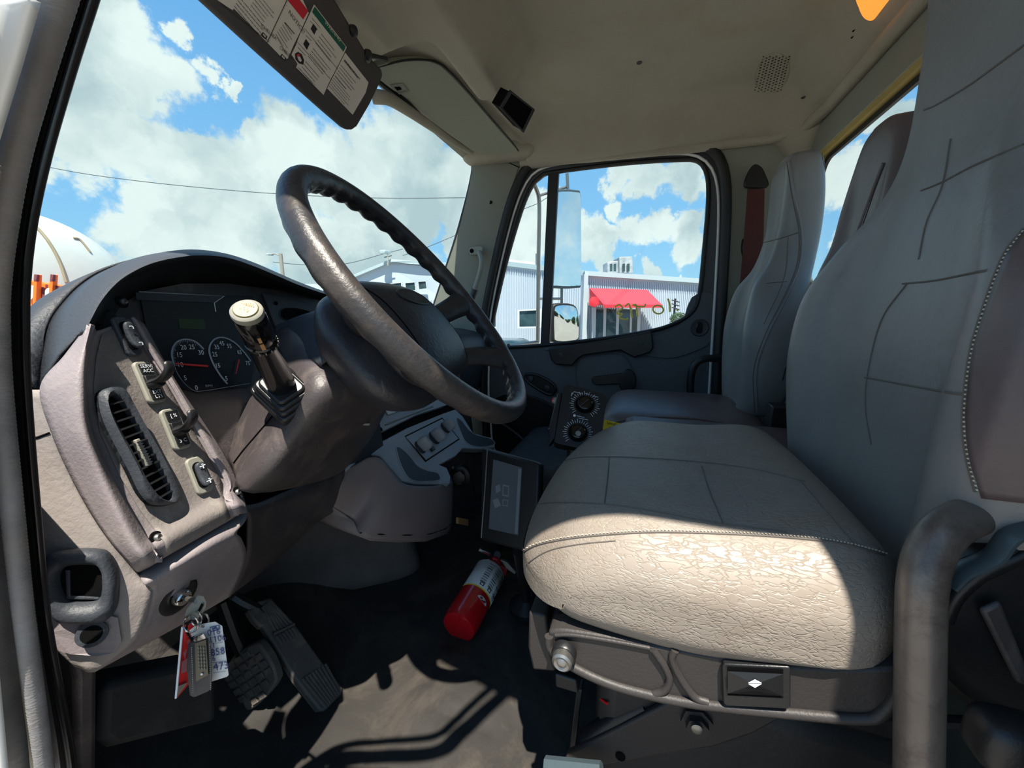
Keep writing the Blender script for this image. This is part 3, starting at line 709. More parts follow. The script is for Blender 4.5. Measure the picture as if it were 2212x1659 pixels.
# align start by nearest
k0 = min(range(64), key=lambda i: (inn[i]-oc[0]).length); inn = inn[k0:]+inn[:k0]
rows = [oc, [p+PP[1]*.010 for p in oc], [p.lerp(q, .40)+PP[1]*.010 for p, q in zip(oc, inn)], [q+PP[1]*.004 for q in inn], [q-PP[1]*.002 for q in inn]]
MB().grid(rows, closed=True).build('bezel', 'dark', ve, angle=60)
ic = sum(inn, V(0,0,0))/64
a0, a1 = at(240,862,pl=off(PP,.008)), at(350,1080,pl=off(PP,.008)); al = (a1-a0).normalized(); aw_ = PP[1].cross(al)
for i in range(13):
    p = a0.lerp(a1, (i+.55)/13.1)
    w = .0145 if 0 < i < 12 else .010
    MB().box(p+PP[1]*.001, (w, .0010, .005), (aw_, (al*.9+PP[1]*.4).normalized(), PP[1])).build('louvre', 'black', ve, smooth=False)
for sx in (-.0045, .0045):
    MB().box((a0+a1)/2+aw_*sx-PP[1]*.003, (.0008, (a1-a0).length*.47, .002), (aw_, al, PP[1])).build('cross_vane', 'dark', ve, smooth=False)
cm_ = at(306, 978, pl=off(PP, .013))
MB().box(cm_, (.0028, .016, .003), (aw_, al, PP[1])).build('thumb_slider', 'pale_bezel', ve, bevel=.001)
for k in range(9): MB().box(cm_+al*(k-4)*.0032+PP[1]*.0034, (.0028, .0005, .0006), (aw_, al, PP[1])).build('slider_rib', 'dark', ve, smooth=False)
# switches
def switch(name, px, py, w, h, label, kind, angle_px, txt=None):
    LP = plane3(hit(spt, px-14, py-14, 0), hit(spt, px+14, py-8, 0), hit(spt, px+2, py+16, 0)); PPn = LP[1]
    p = at(px, py, pl=off(LP, .0020)); d = (at(angle_px[0], angle_px[1], pl=off(LP, .0020))-p).normalized(); s = PPn.cross(d)
    if s.x < 0: s = -s
    t = thing(name, label, 'switch', p)
    MB().prism([p+s*a+d*b_ for a, b_ in rrect(w, h, .006)], PPn*.005).build('bezel', 'pale_bezel' if kind != 'dark' else 'dark', t, bevel=.0015)
    q = p+PPn*.0052
    if kind in ('rocker', 'dark'):
        MB().prism([q+s*a+d*b_ for a, b_ in rrect(w*.66, h*.72, .007)], PPn*.001).build('well', 'void', t, smooth=False)
        def df(v): v.z += .0022*(v.y/(h*.68))**2*1.6*(1 if v.y > 0 else .5); return v
        rbox(q+PPn*.003, (w*.55, h*.66, .0035), (.004, .006, .0025), 8, df, (s, d, PPn)).build('rocker', 'dark', t)
        for k, sy in enumerate((-.42, .42)):
            for a, b_, c_, e in ((-.003,0,.0022,.0006),(0,.002,.0006,.002),(.002,-.001,.002,.0006),(.0,-.003,.0014,.0006))[:4 if kind == 'rocker' else 2]:
                MB().box(q+PPn*(.0072+(.0035 if sy > 0 else .0014))+d*(sy*h+b_*.8)+s*a*.8, (c_*.8, e*.8, .0003), (s, d, PPn)).build('symbol', 'white_print', t, smooth=False)
    else:
        for k, sy in enumerate((-.62, .62)):
            MB().prism([q+d*(sy*h)+s*a+d*b_ for a, b_ in rrect(w*.62, h*.24, .001)], PPn*.002).build('legend_plate', 'black', t, smooth=False)
        dn = -d if d.z > 0 else d
        tx = -s if s.dot(RT) < 0 else s
        upd = -dn
        for k, (ln, sy) in enumerate(zip(txt, (.62, -.62))):
            base = q+upd*(sy*h)+PPn*.0022
            for m_, l in enumerate(ln.split('\n')):
                nl = len(ln.split('\n')); tt_ = text('legend', l, base+upd*((nl-1)/2-m_)*.0058, tx, upd, .0062, 'white_print', t, cx=True)
        MB().box(q+PPn*.001, (w*.62, h*.30, .002), (s, d, PPn)).build('lever_slot', 'black', t, bevel=.001)
        base = q+PPn*.002; tip = q+PPn*.030+upd*.012
        rw = cr([base-upd*.002, base+PPn*.014-upd*.001, base+PPn*.026+upd*.006, tip+upd*.004], 5)
        n = len(rw); MB().tube(rw, [.0075-.0028*i/n for i in range(n-1)]+[.003], 12, up=s, sx=.62, sy=1.15).build('lever', 'black', t)
        MB().tube([base-upd*.004, base-upd*.004+PPn*.010], [.0075, .005], 12, up=s, sy=1.2).build('lever_foot', 'black', t)
    return t
switch('rocker_switch', 268, 728, .0105, .024, 'dark rocker switch at the top of the switch panel, in shade', 'dark', (284, 762))
switch('lever_switch', 318, 828, .0112, .0265, 'upper lever switch reading SERV ACC in a dusty pale bezel', 'lever', (334, 866), ('SERV/\nACC', 'EXT\nLTS'))
switch('lever_switch', 375, 928, .0112, .0265, 'lower lever switch with beam symbols in a dusty pale bezel', 'lever', (390, 966), ('[ %', '3 C'))
switch('rocker_switch', 427, 1028, .0105, .024, 'lowest rocker switch with white symbols in a dusty pale bezel', 'rocker', (441, 1064))
# screws of the panel
for px, py, lab in ((337, 1163, 'lower left screw'), (510, 1064, 'lower right screw'), (263, 652, 'upper screw')):
    p = hit(spt, px, py, .0006) or at(px, py, y=.585)
    MB().lathe(p, PP[1], [(.0075,-.001),(.0075,.0006),(.0055,.001)], 20).build('screw_well', 'void', pan)
    MB().lathe(p+PP[1]*.001, PP[1], [(.0042,0),(.0042,.002),(.003,.0035),(.0015,.0028)], 16).build('screw', 'steel' if py > 700 else 'black', pan)
# grained lower end of the dash
rows = [[(40,842,.59),(60,842,.58),(75,842,.572),(86,842,.566)],
 [(40,945,.585),(70,943,.572),(92,940,.562),(111,934,.556)],
 [(40,1030,.58),(80,1030,.566),(118,1030,.553),(154,1032,.546)],
 [(50,1112,.572),(100,1112,.555),(150,1113,.540),(200,1115,.530)],
 [(60,1180,.565),(120,1180,.545),(185,1180,.528),(244,1178,.516)],
 [(70,1244,.558),(145,1244,.535),(225,1244,.515),(302,1243,.507)],
 [(80,1300,.552),(160,1300,.530),(250,1290,.510),(328,1272,.498)],
 [(95,1350,.547),(160,1348,.530),(235,1340,.510),(318,1330,.500)],
 [(120,1400,.543),(165,1400,.530),(225,1395,.515),(290,1385,.505)],
 [(160,1440,.54),(175,1445,.533),(188,1452,.528),(205,1452,.525)]]
mb = gsurf(rows, 5, 5); llt = bvm(mb)
ll = mb.build('left_end_panel', 'grey_leather', ds, sol=.004, angle=80)
MB().tube([q for q in (hit(llt, x, y, .0002) for x, y in ((76,946),(84,944),(92,941),(100,938),(108,935))) if q], .0012, 6).build('panel_joint', 'void', ll)
rows = [[(296,1222,.535),(380,1176,.525),(455,1136,.525),(533,1096,.530)],
 [(302,1243,.507),(380,1199,.501),(455,1158,.501),(533,1120,.510)],
 [(312,1262,.494),(388,1218,.489),(455,1180,.491),(512,1150,.498)],
 [(328,1274,.498),(395,1236,.495),(456,1200,.498),(522,1164,.505)],
 [(322,1320,.506),(395,1280,.512),(462,1240,.520),(533,1200,.535)],
 [(305,1362,.508),(385,1320,.522),(455,1280,.535),(520,1245,.555)],
 [(262,1405,.512),(350,1360,.530),(430,1320,.550),(500,1284,.57)],
 [(205,1452,.525),(300,1400,.545),(400,1345,.57),(495,1290,.59)]]
mb = gsurf(rows, 6, 5); krt = bvm(mb)
kr = mb.build('lower_ledge', 'grey', ds, sol=.004, angle=80)
MB().prism([at(a, b, y=.63) for a, b in [(90,838),(150,750),(190,700),(240,670),(330,760),(396,850),(300,1080),(200,1080),(112,930)]], V(0,.01,0)).build('inner_backing', 'black', ds, smooth=False)
# coin tray ring and small hole below
hd_pts = [(105,1215),(120,1190),(165,1183),(220,1184),(240,1195),(256,1235),(258,1290),(245,1325),(215,1338),(150,1338),(125,1322),(106,1280)]
def ons(tree, lst, lift, n=5, cnt=56):
    P = resample(cr([V(a, b, 0) for a, b in lst], n, True), cnt, True); return [hit(tree, p.x, p.y, lift) for p in P]
O1 = ons(llt, hd_pts, .002); I1 = ons(llt, [(137,1240),(146,1222),(170,1217),(205,1218),(218,1226),(224,1245),(224,1275),(220,1286),(200,1294),(165,1294),(148,1282),(139,1262)], .002)
nl = plane3(at(150,1200,y=.54), at(250,1250,y=.512), at(150,1320,y=.532))[1]
k0 = min(range(56), key=lambda i: (I1[i]-O1[0]).length); I1 = I1[k0:]+I1[:k0]
ct = thing('coin_tray', 'thick rounded dark ring around an open tray at the dash end', 'tray', sum(O1, V(0,0,0))/56)
MB().grid([O1, [p+nl*.008 for p in O1], [p.lerp(q, .3)+nl*.014 for p, q in zip(O1, I1)], [p.lerp(q, .7)+nl*.012 for p, q in zip(O1, I1)], [q+nl*.003 for q in I1], [q-nl*.004 for q in I1]], closed=True).build('rim', 'dark', ct, angle=80)
MB().prism([q+nl*.0012 for q in I1], nl*.001).build('tray_back', 'void', ct, smooth=False)  # flat dark sheet, paints the shade inside the tray
bx = [hit(llt, a, b, .004) for a, b in ((160,1226),(160,1280),(220,1284),(220,1290),(152,1288),(150,1226))]
MB().prism(bx, nl*.003).build('inner_lip', 'dark', ct, bevel=.001)
pl_ = [hit(llt, a, b, .0035) for a, b in ((108,1300),(112,1290),(255,1330),(264,1380),(250,1402),(215,1410),(160,1405),(135,1398),(116,1360))]
dpm = [p for p in pl_ if p is not None]
MB().prism(dpm, nl*.0015).build('backing_plate', 'grey', ct, smooth=False)
hc = hit(llt, 207, 1360, .006)
MB().lathe(hc, nl, [(.0125,0),(.0125,.0014),(.010,.0016)], 28).build('blank_bezel', 'dark', ct)
MB().lathe(hc+nl*.001, nl, [(.0085,0),(.0085,.001)], 24).build('blank_hole', 'void', ct)
# instrument hood
L0 = [(176,716,.560),(194,680,.566),(213,646,.573),(240,613,.58),(272,588,.588),(320,565,.597),(375,552,.605),(430,547,.613),(490,553,.622),(545,571,.632),(600,594,.642),(650,615,.655),(715,636,.69),(760,640,.72)]
L1 = [(80,842,.58),(88,770,.61),(106,700,.63),(135,655,.64),(175,615,.655),(225,585,.67),(300,562,.69),(400,548,.71),(480,556,.73),(545,574,.74),(600,597,.75),(650,618,.76),(715,640,.77),(770,644,.79)]
L0c, L1c = cr(pyd(L0), 5), cr(pyd(L1), 5); n = len(L0c)
def lip(k, dy, dz): return [p+V(0, dy, dz) for p in L0c]
mid = [p.lerp(q, .5)+V(0,0,.006) for p, q in zip(L0c, L1c)]
L2c = [V(p.x-.05*(1-i/n), 1.05, min(p.z, .80)-.03) for i, p in enumerate(L1c)]
L15 = cr(pyd([(46,815,.59),(54,745,.62),(60,690,.655),(85,658,.68),(130,630,.70),(190,600,.73),(272,570,.76),(385,553,.79),(470,557,.81),(545,573,.82),(600,595,.82),(650,617,.83),(715,641,.85),(770,650,.87)]), 5)
L2c = [V(p.x+.01, 1.06, .64) for p in L15]
hood = MB().grid([[p+V(0,.012,-.008) for p in L0c], [p+V(0,-.003,-.003) for p in L0c], [p+V(0,.004,.0) for p in L0c], mid, L1c]).build('instrument_hood', 'dark', ds, sol=.003, angle=80)
MB().grid([[p+V(0,.0,-.001) for p in L1c], L15, L2c]).build('dash_top', 'dark', ds, sol=.004, angle=80)
MB().tube([p+V(0,.002,.001) for p in L1c], .0014, 6).build('hood_groove', 'void', hood)
lips = [(p, i) for i, p in enumerate(L0c)]
# far end skirt of the dash top beside the door
MB().grid([[p for p in L15[:26]], [V(p.x-.03, p.y+.10, p.z-.05-.004*i) for i, p in enumerate(L15[:26])]]).build('dash_end', 'dark', ds, sol=.003, angle=80)
# inside of the hood down to the cluster
CP = plane3(at(300,660,y=.665), at(540,700,y=.680), at(420,840,y=.640))
back = [at(p[0], p[1], pl=CP) for p in [(236,706),(246,684),(262,660),(282,642),(305,630),(345,618),(395,612),(440,610),(495,612),(550,618),(600,626),(650,638),(710,652),(750,660)]]
bc = cr(back, 5)
MB().grid([[p+V(0,.012,-.008) for p in L0c], [p.lerp(q, .5)+V(0,0,.006) for p, q in zip(L0c, bc)], bc]).build('hood_underside', 'black', ds, sol=.002, angle=80)
# cluster face
cf = [at(a, b, pl=CP) for a, b in [(236,706),(246,684),(262,660),(305,630),(395,612),(495,612),(600,626),(720,650),(760,700),(760,860),(640,1040),(500,1030),(430,920),(390,830),(330,730),(290,690)]]
MB().prism([p-CP[1]*.001 for p in cf], -CP[1]*.012).build('cluster_backing', 'shroud', ds, smooth=False)
cu_ = (at(500,780,pl=CP)-at(400,780,pl=CP)).normalized(); cvv = CP[1].cross(cu_)
if cvv.z < 0: cvv = -cvv
cl = MB().prism([at(a, b, pl=off(CP, .001)) for a, b in [(300,632),(330,800),(372,830),(400,842),(430,850),(540,835),(560,700),(545,640)]], CP[1]*.002).build('gauge_lens', 'cluster', ds, smooth=False)
def cp(px, py, k=.0035): return at(px, py, pl=off(CP, k))
MB().tube([cp(300,630), cp(485,640)], .0008, 6).build('lens_edge', 'grey_print', cl)
MB().prism([cp(292,632), cp(482,640), cp(462,654), cp(294,648)], CP[1]*.001).build('lens_top_ledge', 'dark', cl, smooth=False)
MB().tube([cp(483,640), cp(463,654), cp(466,673)], .0007, 6).build('lens_scratch', 'white_print', cl)
MB().prism([cp(384,688,.0032), cp(440,690,.0032), cp(444,712,.0032), cp(388,710,.0032)], CP[1]*.0006).build('display', 'lcd', cl, smooth=False)
def arc(pts, w, name, m): 
    P = cr([cp(a, b) for a, b in pts], 8); return MB().tube(P, w, 6).build(name, m, cl)
arc([(376,789),(371,768),(373,752),(382,739),(397,733),(415,735),(428,742),(440,754)], .0011, 'tachometer_scale', 'grey_print')
arc([(376,789),(383,806),(395,824),(410,838),(425,845),(450,843),(480,838),(540,828)], .0004, 'tachometer_edge', 'grey_print')
arc([(491,829),(477,812),(462,788),(453,765),(453,748),(461,735),(474,729),(490,731),(508,741),(524,757),(538,775),(541,781)], .0013, 'speedometer_scale', 'grey_print')
P = resample(cr([cp(a, b) for a, b in [(376,789),(371,768),(373,752),(382,739),(397,733),(415,735),(428,742),(440,754)]], 8), 31); cg = cp(408, 790)
for k, p in enumerate(P): MB().tube([p, p+(cg-p).normalized()*(.006 if k % 5 == 0 else .0035)], .00035, 4).build('tick', 'grey_print', cl) 
P = resample(cr([cp(a, b) for a, b in [(491,829),(477,812),(462,788),(453,765),(453,748),(461,735),(474,729),(490,731),(508,741),(524,757),(538,775)]], 8), 14); cg = cp(497, 785)
for k, p in enumerate(P): MB().tube([p, p+(cg-p).normalized()*.005], .0004, 4).build('tick', 'ink', cl)
for s_, px, py in (('10',389,788),('15',387,767),('20',396,751),('25',414,750),('30',434,762),('5',400,817),('0',424,838),('25',464,766),('35',468,750),('45',479,742),('55',495,748),('65',517,761),('75',535,785),('15',470,790),('5',489,818)):
    text('numeral', s_, cp(px, py, .0038), cu_, cvv, .0105, 'white_print', cl, cx=True, squash=.85)
text('numeral', 'RPM', cp(451,834,.0038), cu_, cvv, .006, 'grey_print', cl, cx=True)
MB().prism([cp(378,784,.006), cp(378,787,.006), cp(449,793,.006), cp(449,789,.006)], CP[1]*.0008).build('needle', 'red_needle', cl, smooth=False)
MB().prism([cp(515,777,.006), cp(518,776,.006), cp(510,808,.006), cp(508,808,.006)], CP[1]*.0006).build('needle', 'red_needle', cl, smooth=False)
# right of the cluster: centre dash with a small oval recess
rc_ = pyd([(560,640,.66),(600,640,.675),(700,652,.69),(760,665,.72),(800,700,.74),(780,840,.70),(640,840,.66),(580,700,.65)])
MB().prism([at(a, b, pl=off(CP, .002)) for a, b in [(565,634),(600,640),(650,652),(720,668),(760,700),(740,800),(640,800),(590,700)]], CP[1]*.004).build('centre_bezel', 'dark', ds, bevel=.001)
e = [at(a, b, pl=off(CP, .0065)) for a, b in [(606,672),(614,666),(640,666),(672,674),(690,684),(660,694),(620,692),(606,684)]]
MB().prism(cr(e, 4, True), CP[1]*.0008).build('blank_recess', 'void', ds, smooth=False)
MB().tube(cr(e, 4, True), .0012, 6, closed=True).build('recess_rim', 'dark', ds)
MB().lathe(at(596,655,pl=off(CP, .007)), CP[1], [(.004,0),(.004,.001)], 12).build('screw', 'void', ds)
# dash body toward the passenger side
def dsec(x, fy, zt):
    return [V(x, 1.12, zt+.02), V(x, .98, zt+.01), V(x, fy+.10, zt), V(x, fy+.03, zt-.02), V(x, fy, zt-.08), V(x, fy+.01, zt-.2), V(x, fy+.05, zt-.34), V(x, fy+.14, zt-.38), V(x, 1.0, zt-.38)]
secs = [dsec(.70, .74, .70), dsec(.95, .74, .69), dsec(1.15, .74, .69), dsec(1.4, .78, .69), dsec(1.7, .80, .69), dsec(1.93, .82, .69)]
R = [cr(s_, 4) for s_ in secs]; C_ = [cr(c, 6) for c in zip(*R)]
MB().grid([list(r) for r in C_]).build('passenger_side_dash', 'dark', ds, sol=.004, angle=80)
# cover right of the cluster down to the console
MB().prism([V(.56,.66,.62), V(.86,.70,.64), V(.90,.72,.44), V(.86,.66,.30), V(.62,.66,.34)], V(0,.03,0)).build('centre_panel', 'dark', ds, bevel=.008)
# knee cover under the column
rows = [[(520,1092,.53),(560,1085,.545),(620,1060,.575),(700,1030,.62),(745,1000,.65)],
 [(536,1108,.525),(580,1095,.545),(640,1072,.575),(710,1045,.62),(745,1020,.65)],
 [(536,1150,.54),(600,1125,.57),(650,1100,.60),(705,1085,.63),(735,1070,.66)],
 [(532,1210,.56),(590,1180,.59),(640,1150,.62),(695,1120,.65),(720,1105,.68)],
 [(500,1285,.60),(560,1240,.63),(620,1190,.66),(690,1125,.70),(712,1110,.72)]]
mb = gsurf(rows, 6, 6); mb.build('knee_cover', 'shroud', ds, sol=.004, angle=80)
# near-black sheet added for the shaded void behind it
struct(MB().prism([V(.20,.66,.34), V(.62,.70,.34), V(.62,.72,.60), V(.20,.66,.60)], V(0,.02,0)).build('trim_10', 'void', smooth=False), 'near-black sheet standing in for the shade behind the lower dash')

# ignition lock and keys
ip = hit(krt, 385, 1287, .001); inr = plane3(at(330,1280,y=.505), at(460,1240,y=.52), at(330,1330,y=.512))[1]
ig = thing('ignition_lock', 'black round ignition lock under the dash ledge with a key in it', 'lock', ip)
MB().lathe(ip-inr*.002, inr, [(.0215,0),(.0215,.003),(.018,.004),(.012,.002)], 32).build('escutcheon', 'black', ig)
MB().lathe(ip+inr*.001, inr, [(.0095,0),(.0095,.006),(.008,.008),(.004,.008)], 24).build('barrel', 'chrome', ig)
MB().tube([ip+inr*.009+V(-.008,0,.003), ip+inr*.009+V(.007,0,-.004)], .0018, 6).build('slot', 'void', ig)
kz = .40
KD = (ip-CAM).dot(FW)-.03
def kp(px, py, dd=0): return at(px, py, d=KD+dd)
ky = thing('key_ring', 'ignition key on a split ring hanging from the lock', 'key', kp(420, 1320))
MB().prism([kp(x, y) for x, y in [(426,1292),(432,1286),(440,1288),(446,1300),(445,1312),(436,1328),(424,1340),(410,1338),(402,1330),(406,1318)]], V(0,.003,0)).build('key_bow', 'pale_bezel', ky, bevel=.001)
MB().prism([kp(x, y, -.002) for x, y in [(437,1304),(440,1306),(432,1322),(429,1320)]], V(0,.0016,0)).build('bow_slot', 'void', ky, smooth=False)
MB().tube([ip+inr*.008, kp(426,1298)], .003, 8).build('key_blade', 'steel', ky)
def ringpx(cx, cy, rx, ry, name, dd, m='chrome', r=.0010):
    MB().tube([kp(cx+rx*math.cos(a*math.pi/16), cy+ry*math.sin(a*math.pi/16), dd+.004*math.sin(a*math.pi/8)) for a in range(32)], r, 8, closed=True).build(name, m, ky)
ringpx(412, 1348, 16, 18, 'split_ring', -.004); ringpx(424, 1336, 12, 15, 'split_ring', .0); ringpx(440, 1340, 11, 14, 'small_ring', .004, 'steel')
MB().tube(cr([kp(413,1340,-.006), kp(404,1352,-.007), kp(405,1368,-.007), kp(416,1384,-.006)], 5), .0012, 6).build('ring_clip', 'black_gloss', ky)
rt_ = thing('red_key_tag', 'narrow red key tag with a pale edge, seen nearly edge on', 'key tag', kp(392, 1430))
MB().prism([kp(394,1352,.002), kp(420,1345,.010), kp(414,1390,.012), kp(408,1478,.010), kp(384,1506,.0)], V(0,.0012,0)).build('card', 'red_plastic', rt_, smooth=False)
MB().tube([kp(394,1354,.0), kp(380,1508,-.002)], .0011, 6).build('pale_edge', 'white_print', rt_)
MB().prism([kp(386,1482,-.002), kp(406,1474,.006), kp(392,1494,.004), kp(382,1506,-.002)], V(0,.002,0)).build('worn_tip', 'steel', rt_, smooth=False)
for q in ([(396,1410),(404,1402),(400,1425)], [(393,1430),(408,1420),(404,1450),(392,1455)], [(404,1385),(411,1380),(408,1400)]):
    MB().prism([kp(a, b, -.0012) for a, b in q], V(0,.0006,0)).build('dark_mark', 'maroon', rt_, smooth=False)
fb = thing('leather_key_fob', 'black stitched leather key fob with an engraved dark plate', 'key fob', kp(432, 1440))
fo = [(410,1394),(416,1388),(424,1386),(448,1378),(452,1380),(456,1392),(459,1440),(458,1488),(450,1494),(420,1507),(414,1504),(408,1450)]
MB().prism([kp(a, b, -.004) for a, b in fo], V(0,.004,0)).build('leather', 'leather_black', fb, bevel=.0012)
MB().prism([kp(a, b, -.0055) for a, b in [(421,1390),(445,1382),(450,1458),(424,1472)]], V(0,.001,0)).build('plate', 'brass', fb, smooth=False)
b = MB()
for i in range(22):
    y = 1398+i*4.6; b.tube([kp(414+ (y-1398)*.03, y, -.0055), kp(414+(y-1398)*.03, y+2.2, -.0055)], .00035, 4); b.tube([kp(453+(y-1398)*.02, y-6, -.0055), kp(453+(y-1398)*.02, y-4, -.0055)], .00035, 4)
b.build('stitching', 'steel', fb)
MB().lathe(kp(436,1456,-.0062), -FWH, [(.0014,0),(.0012,.0006)], 10).build('rivet', 'white_print', fb)
for x0 in (428, 434, 440):
    for k in range(7): MB().tube([kp(x0+k*.35, 1397+k*7.5, -.0064), kp(x0+k*.35+.2, 1402+k*7.5, -.0064)], .0006, 5).build('engraving', 'pale_bezel', fb)
MB().prism([kp(a, b, -.0058) for a, b in [(416,1378),(440,1368),(446,1380),(424,1388)]], V(0,.004,0)).build('metal_clasp', 'chrome', fb, bevel=.0008)
wt = thing('white_key_tag', 'white paper key tag with handwritten numbers', 'key tag', kp(465, 1410))
to = [(410,1362),(425,1350),(465,1343),(480,1352),(494,1458),(490,1462),(458,1472),(440,1466),(425,1400)]
MB().prism([kp(a, b, .004) for a, b in to], V(0,.0008,0)).build('card', 'label_white', wt, smooth=False)
tu = (kp(484,1370,.003)-kp(450,1376,.003)).normalized(); tv = (kp(468,1350,.003)-kp(478,1458,.003)).normalized()
for s_, px, py, sz in (('016',449,1374,.010),('1106',452,1389,.010),('1',459,1400,.008),('858',456,1417,.011),('6',459,1428,.008),('473',462,1449,.012)):
    text('handwriting', s_, kp(px, py, .0032), tu, tv, sz, 'ink_blue', wt, ext=.0002)
for py in (1378, 1391, 1406, 1417, 1432, 1440, 1454):
    MB().tube([kp(456+(py-1378)*.06, py, .003), kp(480+(py-1378)*.1, py-4, .003)], .0002, 4).build('rule_line', 'ink_blue', wt)
MB().frame([kp(a, b, .003) for a, b in [(454,1357),(472,1352),(473,1358),(455,1364)]], [kp(a, b, .003) for a, b in [(453,1355),(474,1350),(475,1360),(454,1366)]], V(0,.0002,0)).build('handwriting', 'ink_blue', wt, smooth=False)
for k in range(3): MB().tube([kp(458,1360-k, .003), kp(465,1354+k*2, .003), kp(470,1360-k, .003)], .0004, 4).build('scribble', 'ink_blue', wt)

# ------------------------------------------------------------------ steering wheel
WC = V(.580, .351, .796); WN = V(.125, -.761, .637).normalized(); WR = .235
WU = WN.cross(V(0,0,1)).normalized(); WV = WN.cross(WU)
if WU.x < 0: WU = -WU
if WV.z < 0: WV = -WV
sw = thing('steering_wheel', 'large black steering wheel with finger grips, sunlit brown grey along the near side', 'steering wheel', WC)
def wp(a, r, n=0): return WC+(WU*math.cos(a)+WV*math.sin(a))*r+WN*n
N = 240; path = [wp(2*math.pi*i/N, WR) for i in range(N)]
def rf(i, a):
    # finger scallops on the underside of the rim
    k = .5+.5*math.cos(a-math.radians(215)); return 1+.16*k*math.sin(2*math.pi*i/N*34)*(k > .35)+.03*math.cos(2*a)
# stable frame: build rows by hand so that angle 0 is outward, 90 toward the driver
vs = []; b = MB(); seg = 18; rows = []
for i in range(N):
    a = 2*math.pi*i/N; o = (WU*math.cos(a)+WV*math.sin(a)); row = []
    for k in range(seg):
        t = 2*math.pi*k/seg; back = max(0, -math.sin(t)*.6+(-math.cos(t))*.55)
        sc = 1+.17*back*math.sin(a*38)
        row.append(path[i]+o*math.cos(t)*.0165*sc+WN*math.sin(t)*.0185*sc)
    rows.append(row)
rows.append(rows[0]); MB().grid(rows, closed=True).build('rim', 'wheel', sw, angle=80)
MB().tube([wp(2*math.pi*i/160, WR-.0166, -.001) for i in range(160)], .0008, 5, closed=True).build('rim_seam', 'black', sw)
# spokes: two wide pairs
for ang, w0 in ((math.radians(1), .018), (math.radians(-40), .018), (math.radians(180-1), .018), (math.radians(180+40), .018)):
    P = [wp(ang, .08, -.075), wp(ang, .135, -.062), wp(ang, .185, -.028), wp(ang, WR-.002, -.003)]
    P = cr(P, 6); n = len(P); tdir = WU*-math.sin(ang)+WV*math.cos(ang)
    MB().tube(P, [.021-.004*math.sin(math.pi*i/n)+.004*(i/n)**3 for i in range(n)], 14, up=WN, sx=1.35, sy=.72).build('spoke', 'wheel', sw)
# webs between the spoke pairs (padded corners by the hub)
def dome(v):
    r = math.hypot(v.x/.135, v.y/.105); v.z += .018*(1-min(1, r)**2) if v.z > 0 else 0
    return v
hubm = rbox(WC-WN*.056-WV*.028, (.135, .100, .028), (.075, .065, .022), 16, dome, (WU, WV, WN)); hubt = bvm(hubm)
hub = hubm.build('hub_pad', 'hub', sw)
def cup(v):
    k = (v.z+.04)/.08; s_ = .70+.30*smooth(k*.8+.2); v.x *= s_; v.y *= s_; return v
rbox(WC-WN*.112-WV*.030, (.178, .118, .060), (.12, .09, .05), 16, cup, (WU, WV, WN)).build('hub_cup', 'hub', sw)
# brand ellipse recess
ep = [WC-WN*.0015+WU*(.034*math.cos(a*math.pi/14))+WV*(.028+.016*math.sin(a*math.pi/14)) for a in range(28)]
ep = [WC+WU*(.052*math.cos(a*math.pi/14))+WV*(.018+.020*math.sin(a*math.pi/14)) for a in range(28)]
def drop(p):
    h = hubt.ray_cast(p+WN*.1, -WN); return h[0] if h[0] is not None else p-WN*.05
epd = [drop(p)+WN*.0006 for p in ep]
MB().tube(epd, .0013, 8, closed=True).build('emblem_rim', 'black', hub)
MB().prism([p+WN*.0002 for p in epd], WN*.0006).build('emblem_plate', 'black', hub, smooth=False)
for s_ in (-1, 1):
    MB().tube([drop(WC+WU*(.098*s_)+WV*(t/1000-.03))+WN*.0002 for t in range(-80, 81, 10)], .0011, 6).build('pad_seam', 'void', hub)

# ------------------------------------------------------------------ column shroud and stalk
co = thing('steering_column', 'dusty dark plastic steering column cover running down from the hub', 'steering column', V(.45,.55,.3))
rows = [[(632,700,.60),(655,712,.55),(700,745,.47),(770,812,.41),(830,865,.42),(850,840,.50)],
 [(596,716,.61),(606,722,.57),(640,770,.50),(704,855,.415),(810,895,.455),(842,870,.53)],
 [(560,820,.63),(566,834,.59),(585,880,.525),(642,950,.455),(775,945,.515),(820,915,.58)],
 [(512,905,.65),(520,920,.61),(535,955,.56),(590,1020,.475),(745,995,.56),(800,950,.62)],
 [(478,962,.67),(486,978,.64),(500,1010,.59),(546,1066,.505),(718,1030,.60),(770,990,.66)]]
mb = gsurf(rows, 5, 6); cot = bvm(mb); mb.build('lower_cover', 'shroud', co, sol=.004, angle=70)
rows = [[(660,690,.54),(690,668,.50),(720,690,.44),(740,760,.41)],
 [(600,700,.60),(640,690,.55),(690,720,.47),(700,780,.43)],
 [(590,730,.62),(612,728,.58),(650,760,.50),(690,790,.44)]]
gsurf(rows, 5, 5).build('upper_cover', 'dark', co, sol=.004, angle=70)
q_ = lambda l: [p for p in (hit(cot, a, b, .0006) for a, b in l) if p is not None]
P = q_([(506,1000),(525,975),(548,948),(572,920),(596,892),(615,872)])
if len(P) > 2: MB().tube(P, .0014, 6).build('cover_joint', 'void', co)
# small lever notch on the underside right
MB().box(at(792,916,y=.47), (.006,.003,.002), (RT, FWH, UP)).build('clip', 'pale_bezel', co, bevel=.001)
